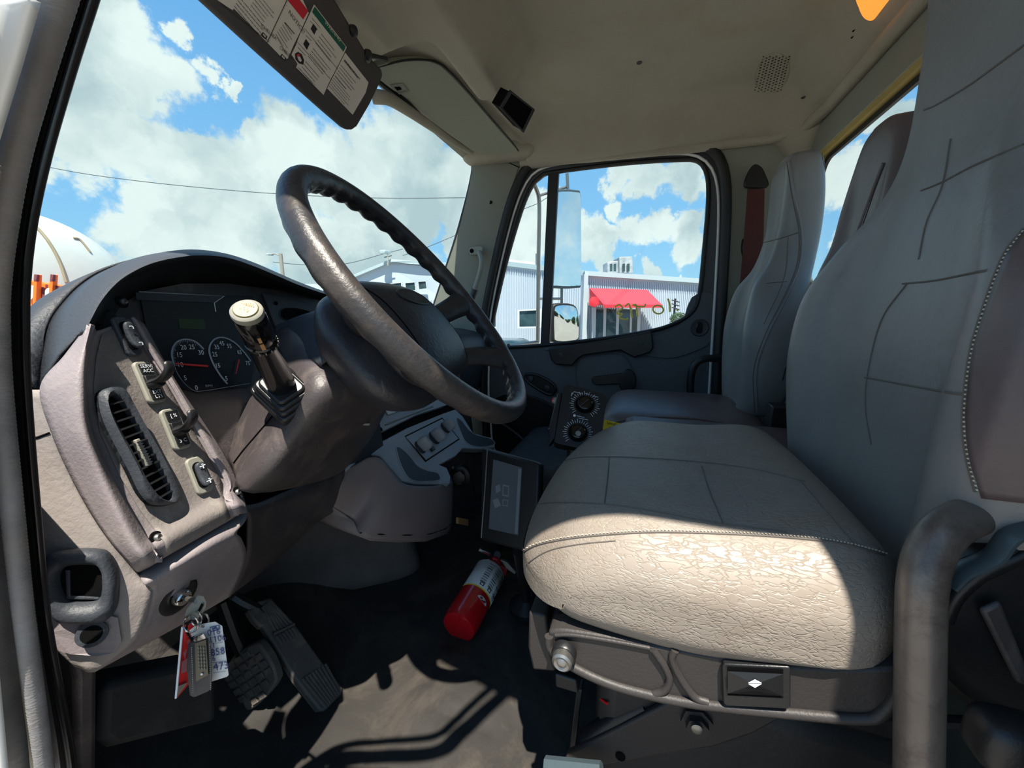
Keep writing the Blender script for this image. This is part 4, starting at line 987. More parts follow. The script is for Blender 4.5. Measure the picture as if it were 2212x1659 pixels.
# hazard / stalk boot
B0 = at(618, 852, y=.480); tip = at(531, 668, y=.395); bd = (B0-tip).normalized()
st = thing('turn_signal_stalk', 'thick glossy black turn signal stalk with a cream end cap', 'stalk', B0)
bx_ = RT-bd*RT.dot(bd); bx_.normalize(); by_ = bd.cross(bx_)
ra = math.radians(38); b1_, b2_ = bx_*math.cos(ra)+by_*math.sin(ra), by_*math.cos(ra)-bx_*math.sin(ra)
for k, (w, h0, h1) in enumerate(((.037, -.006, .016), (.033, -.014, -.002), (.030, -.022, -.010), (.025, -.028, -.018))):
    pts = [B0+b1_*a+b2_*c for a, c in rrect(w, w*.82, .008)]
    MB().prism([p+bd*h0 for p in pts], bd*(h1-h0)).build('boot_step', 'black', st, bevel=.003)
shaft = [tip+bd*.012, tip+bd*.05, tip+bd*.052, tip+bd*.058, tip+bd*.062, B0]
MB().lathe(tip, bd, [(.0148,.008),(.0160,.012),(.0162,.052),(.0152,.0535),(.0168,.055),(.0168,.062),(.0158,.064),(.0180,(B0-tip).length)], 40).build('barrel', 'black_gloss', st)
MB().lathe(tip, bd, [(.0125,.0),(.0152,.002),(.0158,.006),(.0148,.010)], 36).build('end_ring', 'pale_bezel', st)
MB().lathe(tip-bd*.0015, bd, [(.0110,0),(.0118,.001),(.0118,.004)], 32).build('end_button', 'cream', st)
ex = bx_; ey = -by_ if by_.z < 0 else by_
text('washer_symbol', 'WASH', tip-bd*.0018+ey*.0045, RT, UP, .0050, 'brown_tag', st, cx=True)
text('washer_symbol', '\\ \' /', tip-bd*.0018-ey*.003, RT, UP, .007, 'brown_tag', st, cx=True)
view = (CAM-tip).normalized()
for k in range(9):
    a = math.radians(-70+k*17); n_ = (bx_*math.cos(a)+(-FWH-bd*(-FWH).dot(bd)).normalized()*math.sin(a))
    n_ = (n_-bd*n_.dot(bd)).normalized()
    MB().tube([tip+bd*.057+n_*.0169, tip+bd*.061+n_*.0169], .0007, 5).build('dial_mark', 'pale_bezel', st)
fr_ = (-FWH-bd*(-FWH).dot(bd)).normalized()
n_ = (fr_*.75+bx_*.66).normalized(); s2 = bd.cross(n_).normalized()
for a, sz in ((.034, .004), (.046, .005)):
    MB().box(tip+bd*a+n_*.0164, (sz*.4, sz, .0006), (s2, bd, n_)).build('symbol', 'brown_tag', st, smooth=False)

# ------------------------------------------------------------------ driver seat
dsx = thing('driver_chair', 'large cracked taupe vinyl driver seat, its near side in full sun', 'seat', V(.66,-.13,FZ))
SC = V(.66, -.050, .456)
def cush(v):
    # v in local metres: x across, y fore and aft, z up
    top = smooth((v.z+.02)/.10)
    r = v.x/.26; f = v.y/.21
    if v.z < 0: v.z += (.040*smooth(-f/1.0)+.022*max(0, f)**2)*smooth(-v.z/.06)
    v.z += top*.022*(1-r*r)*(1-.4*f*f)
    v.z -= .055*smooth((f-.15)/.90)**1.3*(1 if v.z > 0 else .25)      # waterfall front
    v.z += .018*smooth((-f-.2)/.8)*top
    if f > 0: v.x *= 1-.10*f**3*1.0                                 # rounder front corners in plan
    if f > 0: v.y -= .035*abs(r)**3*f
    v.x *= 1+.035*(1-(v.z/.1)**2) if abs(v.z) < .1 else 1
    v.x *= .93+.07*smooth((v.z+.10)/.05)
    # gathered creases on the side
    return v
mb = rbox(SC, (.262, .215, .080), (.085, .09, .062), 34, cush); cut_ = bvm(mb)
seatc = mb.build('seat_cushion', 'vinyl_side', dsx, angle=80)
# upper leather panel: a skin over the top, smoother hide
cn_ = [(1124,1196),(1160,1178),(1220,1165),(1300,1156),(1400,1150),(1500,1151),(1620,1156),(1720,1163),(1800,1172),(1880,1190),(1960,1215)]
seam(cut_, cn_, .0014, 8, .0002, 'seam', seatc, 'side_seam')
stitches(cut_, [(a, b-4) for a, b in cn_], 110, .0008, seatc)
for l in ([(1172,1022),(1230,992),(1316,987),(1400,990),(1500,997),(1620,1012),(1740,1040)],
          [(1316,987),(1313,1030),(1306,1088)], [(1516,1008),(1532,1060),(1562,1132)], [(1728,1038),(1780,1100),(1846,1178)],
          [(1142,1092),(1200,1086),(1300,1089),(1400,1103),(1500,1122),(1562,1132),(1700,1150)],
          [(1122,1230),(1180,1192),(1250,1176),(1330,1168)]):
    seam(cut_, l, .0010, 8, .0001, 'seam', seatc, 'panel_seam')
# backrest: a stack of rounded cross sections
def backrest(cx, yf, prof, name, parent, m, lean=.0, nseg=48, bol=.045, z0=0):
    "prof: z, half width, depth, front y shift, bolster amount"
    P = [V(*p[:3]) for p in prof]; Q = [V(p[3], p[4], 0) for p in prof]
    PP_, QQ = cr(P, 8), cr(Q, 8); rows = []
    for p, q in zip(PP_, QQ):
        z, w, dp = p; row = []
        for k in range(nseg):
            a = 2*math.pi*k/nseg; c, s = math.cos(a), math.sin(a); e = .55
            x = math.copysign(abs(c)**e, c)*w; y = math.copysign(abs(s)**e, s)*dp*.5
            if s > 0:  # front face: side bolsters stand proud, centre is dished
                u = abs(x)/max(w, .01); y += q.y*(smooth((u-.45)/.3)*(1-smooth((u-.85)/.25)))*bol/.045*.045-.012*q.y*(1-u)
            row.append(V(cx+x, yf-dp*.5+y+q.x, z+z0))
        rows.append(row)
    b = MB().grid(rows, closed=True); n = nseg; b.f += [tuple(range(n))[::-1], tuple((len(rows)-1)*n+k for k in range(n))]
    return b
prof = [(.47,.20,.10,.02,.3),(.50,.235,.13,.008,.6),(.60,.262,.14,.0,1),(.70,.276,.145,0,1.1),(.80,.268,.145,-.006,1.0),(.875,.205,.13,-.018,.7),(.93,.150,.12,-.030,.35),(1.0,.134,.11,-.040,.15),(1.12,.134,.11,-.040,.1),(1.25,.137,.11,-.034,.1),(1.36,.132,.10,-.030,.1),(1.42,.115,.08,-.035,0),(1.44,.06,.05,-.045,0)]
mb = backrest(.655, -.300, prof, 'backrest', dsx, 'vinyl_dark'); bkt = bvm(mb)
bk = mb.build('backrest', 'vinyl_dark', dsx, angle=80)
for l in ([(1996,238),(2026,225),(2100,180),(2212,98)], [(1990,412),(2034,394),(2110,355),(2212,312)], [(1950,613),(2020,606),(2100,590),(2132,584)], [(1868,815),(1960,832),(2062,850),(2085,850)],
          [(1960,612),(1905,690),(1876,800),(1870,880),(1882,960)], [(2054,300),(2036,400),(2002,480),(1985,560)]):
    seam(bkt, l, .0012, 8, .0002, 'seam', bk, 'panel_seam')
stitches(bkt, [(2212,500),(2170,560),(2125,680),(2098,780),(2086,900),(2092,980),(2112,1060)], 60, .0009, bk)
seam(bkt, [(2212,494),(2166,556),(2119,680),(2092,780),(2080,900),(2086,980),(2106,1062)], .0012, 8, .0002, 'seam', bk, 'bolster_seam')
SL = cr([V(2236,470,0),V(2212,500,0),V(2170,560,0),V(2125,680,0),V(2098,780,0),V(2086,900,0),V(2092,980,0),V(2116,1075,0)], 5)
rows = []
for p in SL:
    r_ = []
    for k in range(17):
        q = hit(bkt, p.x+5+k*14, p.y+k*1.5, .0022)
        r_.append(q if q is not None else (r_[-1] if r_ else None))
    if r_[0] is not None: rows.append(r_)
MB().grid(rows).build('side_bolster', 'vinyl_brown', bk, sol=.0012, angle=80)
# metal edge strip and hinge cover between cushion and back
MB().prism(pxs([(1780,1018),(1838,984),(1846,990),(1990,1062),(2060,1096),(2100,1140),(2050,1130),(1940,1078),(1880,1048)], y=-.34), V(0,-.01,0)).build('hinge_plate', 'teal_steel', dsx, bevel=.001)
# side skirt with its raised ribs
XS = .398
def sx(px, py, dx=0): return at(px, py, x=XS+dx)
sk = [(1184,1372),(1196,1362),(1250,1366),(1440,1400),(1700,1440),(1900,1446),(1975,1444),(1970,1490),(1940,1530),(1900,1552),(1860,1560),(1700,1545),(1500,1525),(1380,1500),(1300,1475),(1230,1440),(1195,1405)]
skm = MB().prism(cr([sx(a, b) for a, b in sk], 4, True), V(.03,0,0)).build('side_skirt', 'skirt', dsx, bevel=.004)
def rib(l, r, nm='raised_rib', m='skirt', dx=-.001, closed=False): MB().tube(cr([sx(a, b, dx) for a, b in l], 6, closed), r, 10, closed=closed).build(nm, m, skm)
rib([(1186,1374),(1190,1400),(1225,1432),(1300,1470),(1380,1495),(1500,1519),(1700,1540),(1860,1552),(1905,1540),(1935,1505),(1945,1470)], .0055)
rib([(1410,1402),(1436,1440),(1446,1470),(1434,1492),(1410,1500)], .0042)
rib([(1458,1404),(1452,1425),(1470,1465),(1500,1505),(1530,1517)], .0042)
rib([(1404,1400),(1330,1386),(1240,1372),(1200,1372)], .0025)
bz = [sx(a, b, -.001) for a, b in [(1562,1424),(1700,1430),(1704,1434),(1704,1514),(1698,1520),(1566,1514),(1560,1508),(1558,1430)]]
sz_ = MB().prism(bz, V(-.006,0,0)).build('height_switch_frame', 'black', skm, bevel=.003)
MB().prism([sx(a, b, -.0075) for a, b in [(1572,1440),(1692,1446),(1692,1508),(1572,1502)]], V(.003,0,0)).build('height_switch_well', 'void', skm, smooth=False)
MB().add([sx(1572,1450,-.011), sx(1692,1456,-.011), sx(1692,1504,-.009), sx(1572,1498,-.009), sx(1632,1478,-.015), sx(1632,1492,-.012)], [(0,1,4),(0,4,3),(1,2,4),(3,4,5),(4,2,5),(3,5,2)]).build('height_rocker', 'black', skm, smooth=False)
for q in ([(1617,1476),(1631,1469),(1645,1476)], [(1617,1478),(1645,1478),(1631,1486)]):
    MB().prism([sx(a, b, -.0155) for a, b in q], V(.0008,0,0)).build('arrow_mark', 'white_print', skm, smooth=False)
kb = sx(1220, 1405, -.004)
MB().lathe(kb, (-1,0,0), [(.0145,0),(.0145,.008),(.013,.010)], 28).build('knob_base', 'black', skm)
MB().lathe(kb+V(-.010,0,0), (-1,0,0), [(.0115,0),(.0115,.008),(.009,.010),(.006,.0085),(.003,.011)], 28).build('knob', 'steel', skm)
# seat pan block and suspension
MB().box(V(.66,-.10,.345), (.22,.20,.02)).build('seat_pan', 'black', dsx, bevel=.01)
MB().prism(pxs([(1142,1322),(1180,1330),(1186,1400),(1200,1452),(1150,1448),(1140,1400)], x=.46), V(.3,0,0)).build('front_bracket', 'skirt', dsx, bevel=.004)
MB().prism([at(a, b, x=.47) for a, b in [(1198,1455),(1245,1470),(1250,1500),(1200,1485)]], V(.3,0,0)).build('front_step', 'black', dsx, bevel=.003)
MB().prism([at(a, b, x=.48) for a, b in [(1225,1630),(1440,1520),(1560,1520),(1700,1545),(1630,1585),(1540,1615),(1420,1632),(1300,1655),(1240,1700),(1215,1660)]], V(.01,0,0)).build('scissor_plate', 'skirt', dsx, bevel=.003)
MB().tube([at(1268,1600,x=.50), at(1340,1550,x=.50), at(1400,1525,x=.50)], .016, 10).build('scissor_arm', 'black', dsx)
MB().lathe(at(1505,1560,x=.475), (-1,0,0), [(.020,-.003),(.020,.002),(.014,.002),(.014,.010)], 6).build('pivot_nut', 'skirt', dsx)
MB().lathe(at(1505,1568,x=.465), (-1,0,0), [(.007,0),(.007,.005),(.005,.006)], 16).build('pivot_bolt', 'steel', dsx)
MB().lathe(at(1340,1634,x=.479), (-1,0,0), [(.007,0),(.007,.001)], 16).build('plate_hole', 'void', dsx)
MB().prism([at(a, b, x=.52) for a, b in [(1245,1490),(1258,1490),(1240,1640),(1228,1640)]], V(.02,0,0)).build('front_strut', 'black', dsx, bevel=.002)
MB().prism([at(a, b, x=.55) for a, b in [(1540,1560),(1900,1570),(1960,1700),(1700,1720),(1560,1620)]], V(.01,0,0)).build('rear_plate', 'black', dsx, bevel=.003)
MB().tube([at(1180,1655,x=.45), at(1300,1668,x=.45)], .012, 8).build('rail_end', 'teal_steel', dsx)
for x in (.47, .85): MB().box(V(x,-.13,FZ+.02), (.02,.26,.018)).build('floor_rail', 'black', dsx, bevel=.003)
MB().box(V(.66,-.16,.13), (.17,.20,.15)).build('suspension_boot', 'black_rubber', dsx, bevel=.03)
MB().tube([at(1298,1510,x=.50), at(1312,1520,x=.49)], .002, 6).build('red_pull_wire', 'red_plastic', dsx)
# recliner cover and bracket at the lower right
rcv = at(2250, 1365, x=.42)
MB().lathe(rcv, (-1,0,0), [(.088,-.02),(.090,.008),(.082,.013),(.078,.011),(.070,.012),(.020,.016)], 48).build('recliner_cover', 'black', dsx)
MB().prism([at(a, b, x=.395) for a, b in [(2120,1320),(2165,1300),(2240,1490),(2200,1480)]], V(.006,0,0)).build('recliner_lever', 'shroud', dsx, bevel=.004)
MB().tube(cr([at(2048,1262,x=.40), at(2080,1232,x=.40), at(2120,1215,x=.40), at(2150,1198,x=.40), at(2180,1160,x=.40), at(2230,1140,x=.40)], 6), .0075, 10, up=V(1,0,0), sx=.5, sy=1.3).build('belt_bracket', 'teal_steel', dsx)
MB().tube(cr([at(2040,1340,x=.41), at(2062,1290,x=.41), at(2110,1245,x=.41), at(2170,1215,x=.41), at(2230,1190,x=.41)], 6), .006, 10).build('cover_rim', 'black', dsx)
rbox(at(2206,1612,x=.34), (.018,.028,.022), (.012,.015,.015), 8).build('belt_buckle_cover', 'black', dsx)
MB().prism([at(a, b, x=.34) for a, b in [(2150,1655),(2170,1620),(2200,1640),(2230,1700),(2150,1700)]], V(.004,0,0)).build('belt_webbing', 'belt', dsx, smooth=False)
MB().tube([at(2035,1560,x=.43), at(2150,1565,x=.43)], .006, 8).build('rear_tube', 'black', dsx)

# ------------------------------------------------------------------ two passenger seats
def pseat(cx, w, label, name, scale, hf, body, side_m, face_m, zt, yf):
    t = thing(name, label, 'seat', V(cx, -.2, FZ))
    mbx = backrest(cx, yf, hf, 'backrest', t, body, nseg=48); tr = bvm(mbx); o = mbx.build('backrest', body, t, angle=80)
    return t, o, tr
pf = [(.44,.17,.10,.02,.2),(.50,.195,.13,.01,.6),(.62,.215,.14,.0,1),(.74,.215,.14,0,1),(.86,.180,.135,-.012,.8),(.94,.130,.125,-.04,.4),(1.04,.112,.12,-.055,.2),(1.14,.118,.115,-.055,.1),(1.23,.118,.10,-.055,.1),(1.262,.100,.08,-.06,0),(1.272,.05,.05,-.06,0)]
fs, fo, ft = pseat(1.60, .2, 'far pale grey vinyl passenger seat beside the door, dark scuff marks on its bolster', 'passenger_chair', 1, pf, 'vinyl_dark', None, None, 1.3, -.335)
seam(ft, [(1706,345),(1716,420),(1732,500),(1728,570),(1700,640),(1660,720),(1634,800),(1636,890)], .0035, 8, .0005, 'vinyl_dark', fo, 'piping')
seam(ft, [(1700,350),(1710,420),(1726,500),(1722,570),(1694,640),(1654,720),(1628,800),(1630,890)], .0012, 8, .0004, 'seam', fo, 'seam_line')
seam(ft, [(1650,524),(1690,514),(1726,502)], .0018, 6, .0004, 'seam', fo, 'seam_line')
seam(ft, [(1655,612),(1700,608)], .0012, 6, .0004, 'seam', fo, 'seam_line')
seam(ft, [(1703,512),(1694,600),(1650,700)], .0010, 6, .0004, 'seam', fo, 'seam_line')
seam(ft, [(1775,332),(1788,400),(1800,480)], .0012, 6, .0004, 'seam', fo, 'seam_line')
for l in ([(1706,762),(1712,766),(1703,772),(1714,778),(1702,786),(1708,790)], [(1700,790),(1696,800),(1690,822)], [(1712,765),(1716,772)]):
    seam(ft, l, .0018, 4, .0006, 'ink', fo, 'scuff')
MB().box(V(1.60,-.12,.30), (.22,.25,.05)).build('seat_cushion_base', 'black', fs, bevel=.02)
def df(v): v.z += .02*(1-(v.x/.25)**2)*(1 if v.z > 0 else 0); return v
cb = rbox(V(1.55,-.13,.385), (.27,.26,.055), (.08,.10,.05), 14, df); cbt = bvm(cb); cbo = cb.build('seat_cushion', 'vinyl_brown', fs)
pipe = [V(1.55+.262*math.cos(a*math.pi/24)*1.0, -.13+.252*math.sin(a*math.pi/24), .475) for a in range(48)]
pm = [(1320,914),(1360,906),(1420,902),(1500,905),(1560,914),(1600,928),(1640,945)]
seam(cbt, pm, .004, 8, .001, 'vinyl_brown', cbo, 'piping')
pf2 = [(0.44, 0.12, 0.075, 0.01, 0.2), (0.5, 0.145, 0.098, 0.005, 0.6), (0.62, 0.155, 0.105, 0.0, 1), (0.74, 0.155, 0.105, 0.0, 1), (0.86, 0.145, 0.101, -0.004, 0.7), (0.94, 0.128, 0.098, -0.01, 0.4), (1.02, 0.122, 0.094, -0.015, 0.3), (1.1, 0.112, 0.086, -0.017, 0.1), (1.155, 0.085, 0.068, -0.018, 0), (1.175, 0.04, 0.038, -0.022, 0)]
ms, mo, mt = pseat(1.12, .2, 'middle passenger seat with a rounded brown grey headrest, behind the driver backrest', 'middle_chair', 1, pf2, 'vinyl_brown', None, None, 1.25, -.43)
seam(mt, [(1912,352),(1890,410),(1866,480),(1840,550),(1818,590)], .0011, 8, .0003, 'black', mo, 'seam_line')
seam(mt, [(1908,352),(1886,410),(1860,480),(1834,550),(1812,590)], .004, 8, -.001, 'vinyl_brown', mo, 'piping')
MB().box(V(1.12,-.20,.36), (.17,.25,.09)).build('seat_cushion', 'vinyl_brown', ms, bevel=.03)
MB().box(V(1.12,-.20,.10), (.12,.20,.17)).build('pedestal', 'black', ms, bevel=.01)
MB().box(V(1.60,-.12,.12), (.18,.22,.20)).build('pedestal', 'black', fs, bevel=.01)
# bracket hardware between the backs and the cushion
bw_ = at(1700, 940, y=-.36)
MB().box(V(1.30,-.40,.45), (.03,.04,.06)).build('hinge_bracket', 'black', ms, bevel=.004)
# grab rail beside the far seat
gr_ = thing('door_side_grab_rail', 'black curved grab rail beside the far passenger seat', 'grab rail', at(1492, 870, x=1.86))
MB().tube(cr([at(1492,880,x=1.84), at(1492,820,x=1.84), at(1500,790,x=1.84), at(1520,776,x=1.84), at(1560,774,x=1.86), at(1600,774,x=1.90)], 7), .016, 12).build('rail', 'black', gr_)
MB().tube([at(1492,870,x=1.84), V(at(1492,870,x=1.84).x, at(1492,870,x=1.84).y, FZ)], .016, 12).build('lower_leg', 'black', gr_)

# belt of the passenger
bl = thing('seat_belt', 'red brown seat belt hanging from a black upper guide on the rear pillar', 'seat belt', at(1628, 380, x=1.93))
G_ = [(1606,398),(1612,378),(1622,362),(1632,358),(1644,366),(1652,382),(1658,400),(1650,408),(1612,408)]
MB().prism(cr([at(a, b, x=1.915) for a, b in G_], 4, True), V(-.02,0,0)).build('upper_guide', 'black', bl, bevel=.006)
MB().prism([at(a, b, x=1.90) for a, b in [(1615,408),(1652,408),(1650,500),(1640,620),(1636,760),(1590,760),(1598,620),(1608,500)]], V(.003,0,0)).build('webbing', 'belt', bl, bevel=.001)
MB().tube(cr([at(a, b, x=1.93) for a, b in [(1604,520),(1602,540),(1606,556),(1609,556),(1607,520)]], 4, True), .003, 6, closed=True).build('clip_rim', 'black', bl)

# grab handle beside the driver seat
gh = thing('entry_grab_handle', 'thick worn bare metal grab handle curving up beside the driver seat', 'grab handle', at(1990, 1500, d=.34))
hp = [(1978,1900,.345),(1983,1659,.335),(1986,1480,.33),(1988,1340,.328),(1992,1260,.328),(2006,1200,.33),(2038,1150,.333),(2085,1120,.338),(2140,1108,.342),(2200,1108,.344),(2290,1108,.348)]
MB().tube(cr([at(a, b, d=c) for a, b, c in hp], 10), .0160, 28).build('tube', 'handle_metal', gh)
fo_ = at(1978,1900,d=.345); MB().tube([fo_, V(fo_.x, fo_.y, FZ)], .016, 16).build('lower_tube', 'handle_metal', gh)
MB().tube([at(2290,1108,d=.348), V(.16,-.33,at(2290,1108,d=.348).z)], .016, 16).build('upper_mount', 'handle_metal', gh)

# ------------------------------------------------------------------ visors
VP = plane3(at(800,130,y=.72), at(762,278,y=.78), at(440,8,y=.78))
vis = thing('driver_sun_visor', 'dark driver sun visor folded down and covered with warning labels', 'sun visor', at(640, 60, pl=VP))
def vp(px, py, k=0): return at(px, py, pl=off(VP, k))
vo = [(380,-50),(560,115),(700,240),(742,276),(752,281),(762,281),(772,274),(800,226),(822,180),(828,165),(826,150),(818,142),(806,130),(800,116),(790,110),(780,92),(768,72),(752,45),(725,0),(690,-50)]
MB().prism([vp(a, b) for a, b in vo], -VP[1]*.018).build('pad', 'visor_dark', vis, bevel=.006)
for px, py in ((760,66),(792,118)):
    MB().lathe(vp(px, py, -.004), VP[1], [(.012,0),(.012,.008),(.009,.010)], 16).build('hinge_pin', 'black', vis)
MB().tube([vp(792,118,-.008), vp(835,128,-.01)], .006, 8).build('hinge_rod', 'black', vis)
MB().lathe(vp(793,126,.001), VP[1], [(.009,0),(.010,.003),(.006,.001)], 16).build('clip_hole', 'steel', vis)
lu = (vp(745,110)-vp(678,10)).normalized(); lvv = VP[1].cross(lu)
def label(name, lst, m='label_paper', k=.0008): return MB().prism([vp(a, b, k) for a, b in lst], -VP[1]*.0007).build(name, m, vis, smooth=False)
l1 = label('warning_label', [(470,0),(490,14),(503,22),(505,18),(600,115),(610,126),(617,129),(622,126),(634,98),(648,70),(667,28),(650,-10),(450,-20)])
MB().prism([vp(a, b, .0012) for a, b in [(621,0),(655,42),(666,24),(645,-4)]], -VP[1]*.0003).build('red_band', 'label_red', l1, smooth=False)
l2 = label('airbag_label', [(679,10),(749,102),(742,118),(710,180),(699,205),(640,146),(643,138),(630,118),(640,97),(648,75)], k=.0012)
MB().prism([vp(a, b, .0016) for a, b in [(680,14),(747,101),(742,112),(674,26)]], -VP[1]*.0003).build('green_band', 'label_green', l2, smooth=False)
l3 = label('notice_label', [(746,114),(796,178),(790,200),(762,248),(707,191),(720,165)], k=.0010)
def tline(a, b, w, par, k=.0018, m='ink'): MB().tube([vp(*a, k), vp(*b, k)], w, 4).build('print_line', m, par, smooth=False)
def block(o, e1, e2, n, par, w=.0006, k=.0018, seed=0, frac=1):
    "lines of fine print: o corner, e1 along a line, e2 across the lines (pixels on the label)"
    rr = random.Random(seed); b = MB()
    for i in range(n):
        t = (i+.5)/n; a = (o[0]+e2[0]*t, o[1]+e2[1]*t); L = rr.uniform(.7, 1)*frac; s = 0
        while s < L:
            q = s+rr.uniform(.06, .16); q = min(q, L)
            b.tube([vp(a[0]+e1[0]*s, a[1]+e1[1]*s, k), vp(a[0]+e1[0]*q, a[1]+e1[1]*q, k)], w, 4); s = q+.025
    return b.build('fine_print', 'ink', par, smooth=False)
lp = l2
for (cx, cy) in ((678, 63), (662, 96)):
    MB().prism([vp(cx+a, cy+b_, .0016) for a, b_ in [(-7,-1),(-1,-12),(7,-1),(1,12)]], -VP[1]*.0002).build('pictogram', 'ink', lp, smooth=False)
sh_ = MB().prism([vp(a, b, .0016) for a, b in [(637,116),(644,112),(652,117),(657,130),(655,140),(646,137),(638,128)]], -VP[1]*.0002).build('pictogram', 'ink', lp, smooth=False)
MB().prism([vp(a, b, .002) for a, b in [(642,122),(648,122),(652,131),(649,134),(645,130)]], -VP[1]*.0002).build('pictogram_figure', 'label_paper', sh_, smooth=False)
MB().prism([vp(a, b, .002) for a, b in [(641,118),(646,116),(648,121),(642,122)]], -VP[1]*.0002).build('pictogram_figure', 'label_red', sh_, smooth=False)
tline((658,61),(730,150), .0005, l2); tline((642,90),(713,170), .0005, l2)
block((696,70),(38,48),(-16,26),4,l2,seed=1); block((678,102),(38,46),(-14,22),4,l2,seed=2); block((662,130),(38,44),(-16,22),4,l2,seed=3); block((645,144),(48,50),(-4,7),2,l2,seed=4,w=.0004)
block((676,36),(20,24),(-8,12),2,l2,seed=5,w=.0005); block((662,74),(12,12),(-3,4),1,l2,seed=15); block((645,100),(20,22),(-3,4),1,l2,seed=16)
block((745,128),(36,46),(-2,4),2,l3,seed=6,w=.001); block((738,138),(40,48),(-12,22),4,l3,seed=7); block((726,160),(30,36),(-4,8),1,l3,seed=8,w=.001); block((722,166),(42,50),(-12,22),5,l3,seed=9,w=.0005)
block((480,2),(120,96),(-6,10),1,l1,seed=10,w=.0006); block((520,-8),(62,74),(-16,24),4,l1,seed=11,w=.0006); block((560,-16),(40,50),(-20,30),5,l1,seed=12,w=.0005)
block((622,40),(28,34),(-12,18),1,l1,seed=13,w=.001,frac=.9); block((616,46),(22,36),(-22,30),6,l1,seed=14,w=.0005)
tline((620,0),(577,92), .0006, l1); tline((598,80),(620,118), .0004, l1)
tu_ = (vp(585,72,.002)-vp(563,52,.002)).normalized(); tv_ = VP[1].cross(tu_)
text('lettering', 'CHELSEA', vp(563,57,.0018), tu_, tv_, .0085, 'ink', l1); text('lettering', 'CHELSEA', vp(603,104,.0018), tu_, tv_, .0085, 'ink', l1)
tw = (vp(665,42,.002)-vp(640,8,.002)).normalized()
text('lettering', 'NOTICE!', vp(622,27,.0018), (vp(650,58,.002)-vp(626,24,.002)).normalized(), VP[1].cross((vp(650,58,.002)-vp(626,24,.002)).normalized()), .011, 'ink', l1)
td = (vp(742,90,.002)-vp(700,38,.002)).normalized()
text('lettering', 'WARNING', vp(701,50,.002), td, VP[1].cross(td), .010, 'label_paper', l2)
for (a, b_) in ((571, 75), (612, 122)):
    MB().frame([vp(a-2, b_-3, .0016), vp(a+4, b_+3, .0016), vp(a+3, b_+7, .0016), vp(a-4, b_, .0016)], [vp(a-3, b_-6, .0016), vp(a+7, b_+4, .0016), vp(a+4, b_+10, .0016), vp(a-7, b_, .0016)], -VP[1]*.0002).build('logo_box', 'ink', l1, smooth=False)
# passenger visor folded up against the headliner
PVP = plane3(at(850,150,z=1.512), at(1100,320,z=1.49), at(880,215,z=1.485))
pv_ = thing('passenger_sun_visor', 'pale green grey passenger sun visor folded up under the headliner', 'sun visor', at(960, 220, pl=PVP))
o_ = [(800,150),(825,140),(870,133),(915,131),(942,137),(965,153),(1010,200),(1060,258),(1100,304),(1116,322),(1118,328),(1110,332),(1075,333),(1060,327),(1052,330),(1040,331),(1020,326),(960,280),(930,256),(880,214),(850,196),(812,166)]
vo2 = cr([at(a, b, pl=PVP) for a, b in o_], 3, True)
MB().prism(vo2, -PVP[1]*.02).build('pad', 'visor_cloth', pv_, bevel=.006, bseg=3)
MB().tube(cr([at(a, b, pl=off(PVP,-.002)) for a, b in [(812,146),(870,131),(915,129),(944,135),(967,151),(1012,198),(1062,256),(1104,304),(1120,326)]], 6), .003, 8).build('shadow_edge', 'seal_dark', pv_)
MB().frame([at(a, b, pl=off(PVP,.001)) for a, b in [(850,186),(872,186),(878,196),(862,200)]], [at(a, b, pl=off(PVP,.001)) for a, b in [(842,183),(870,180),(884,197),(862,203)]], PVP[1]*.002).build('clip', 'pillar', pv_, bevel=.0005)
MB().prism([at(a, b, pl=off(PVP,.001)) for a, b in [(852,188),(864,187),(868,193),(858,195)]], PVP[1]*.001).build('clip_slot', 'void', pv_, smooth=False)
rollp = cr([at(806,208,z=1.475), at(840,214,z=1.472), at(880,238,z=1.470), at(930,272,z=1.468), at(980,306,z=1.468), at(1020,330,z=1.47)], 6)
tag(MB().tube(rollp, [.022-.012*i/len(rollp) for i in range(len(rollp))], 12).build('header_roll', 'headliner'), 'soft padded roll along the windshield top below the passenger visor', 'trim roll')

# ------------------------------------------------------------------ centre console
DK = plane3(at(745,1010,y=.66), at(985,890,y=.70), at(960,1035,y=.57))
cn = thing('centre_console', 'grey brown console pod with two scooped cup holders and heater knobs', 'console', at(860, 1100, y=.6))
def dk(px, py, k=0): return at(px, py, pl=off(DK, k))
do = [(738,1012),(760,990),(800,966),(880,924),(960,892),(984,884),(1000,900),(1022,935),(1045,942),(1064,946),(1070,966),(1040,970),(1000,968),(985,985),(950,1004),(965,1010),(974,1030),(972,1046),(900,1046),(868,1040),(850,1018),(822,986),(795,982),(770,1000),(748,1018)]
MB().prism([dk(a, b) for a, b in do], -DK[1]*.03).build('deck', 'bluegrey', cn, bevel=.003)
for nm, l in (('cup_scoop', [(856,968),(866,968),(885,985),(902,1006),(922,1016),(945,1022),(950,1036),(930,1040),(900,1040),(880,1030),(864,1000)]), ('cup_scoop', [(986,904),(998,910),(1012,928),(1030,940),(1060,948),(1068,960),(1040,966),(1010,958),(996,936)])):
    c_ = cr([dk(a, b, .0008) for a, b in l], 4, True); MB().prism(c_, DK[1]*.0006).build(nm, 'dark', cn, smooth=False); MB().tube(c_, .002, 6, closed=True).build('scoop_rim', 'bluegrey', cn)
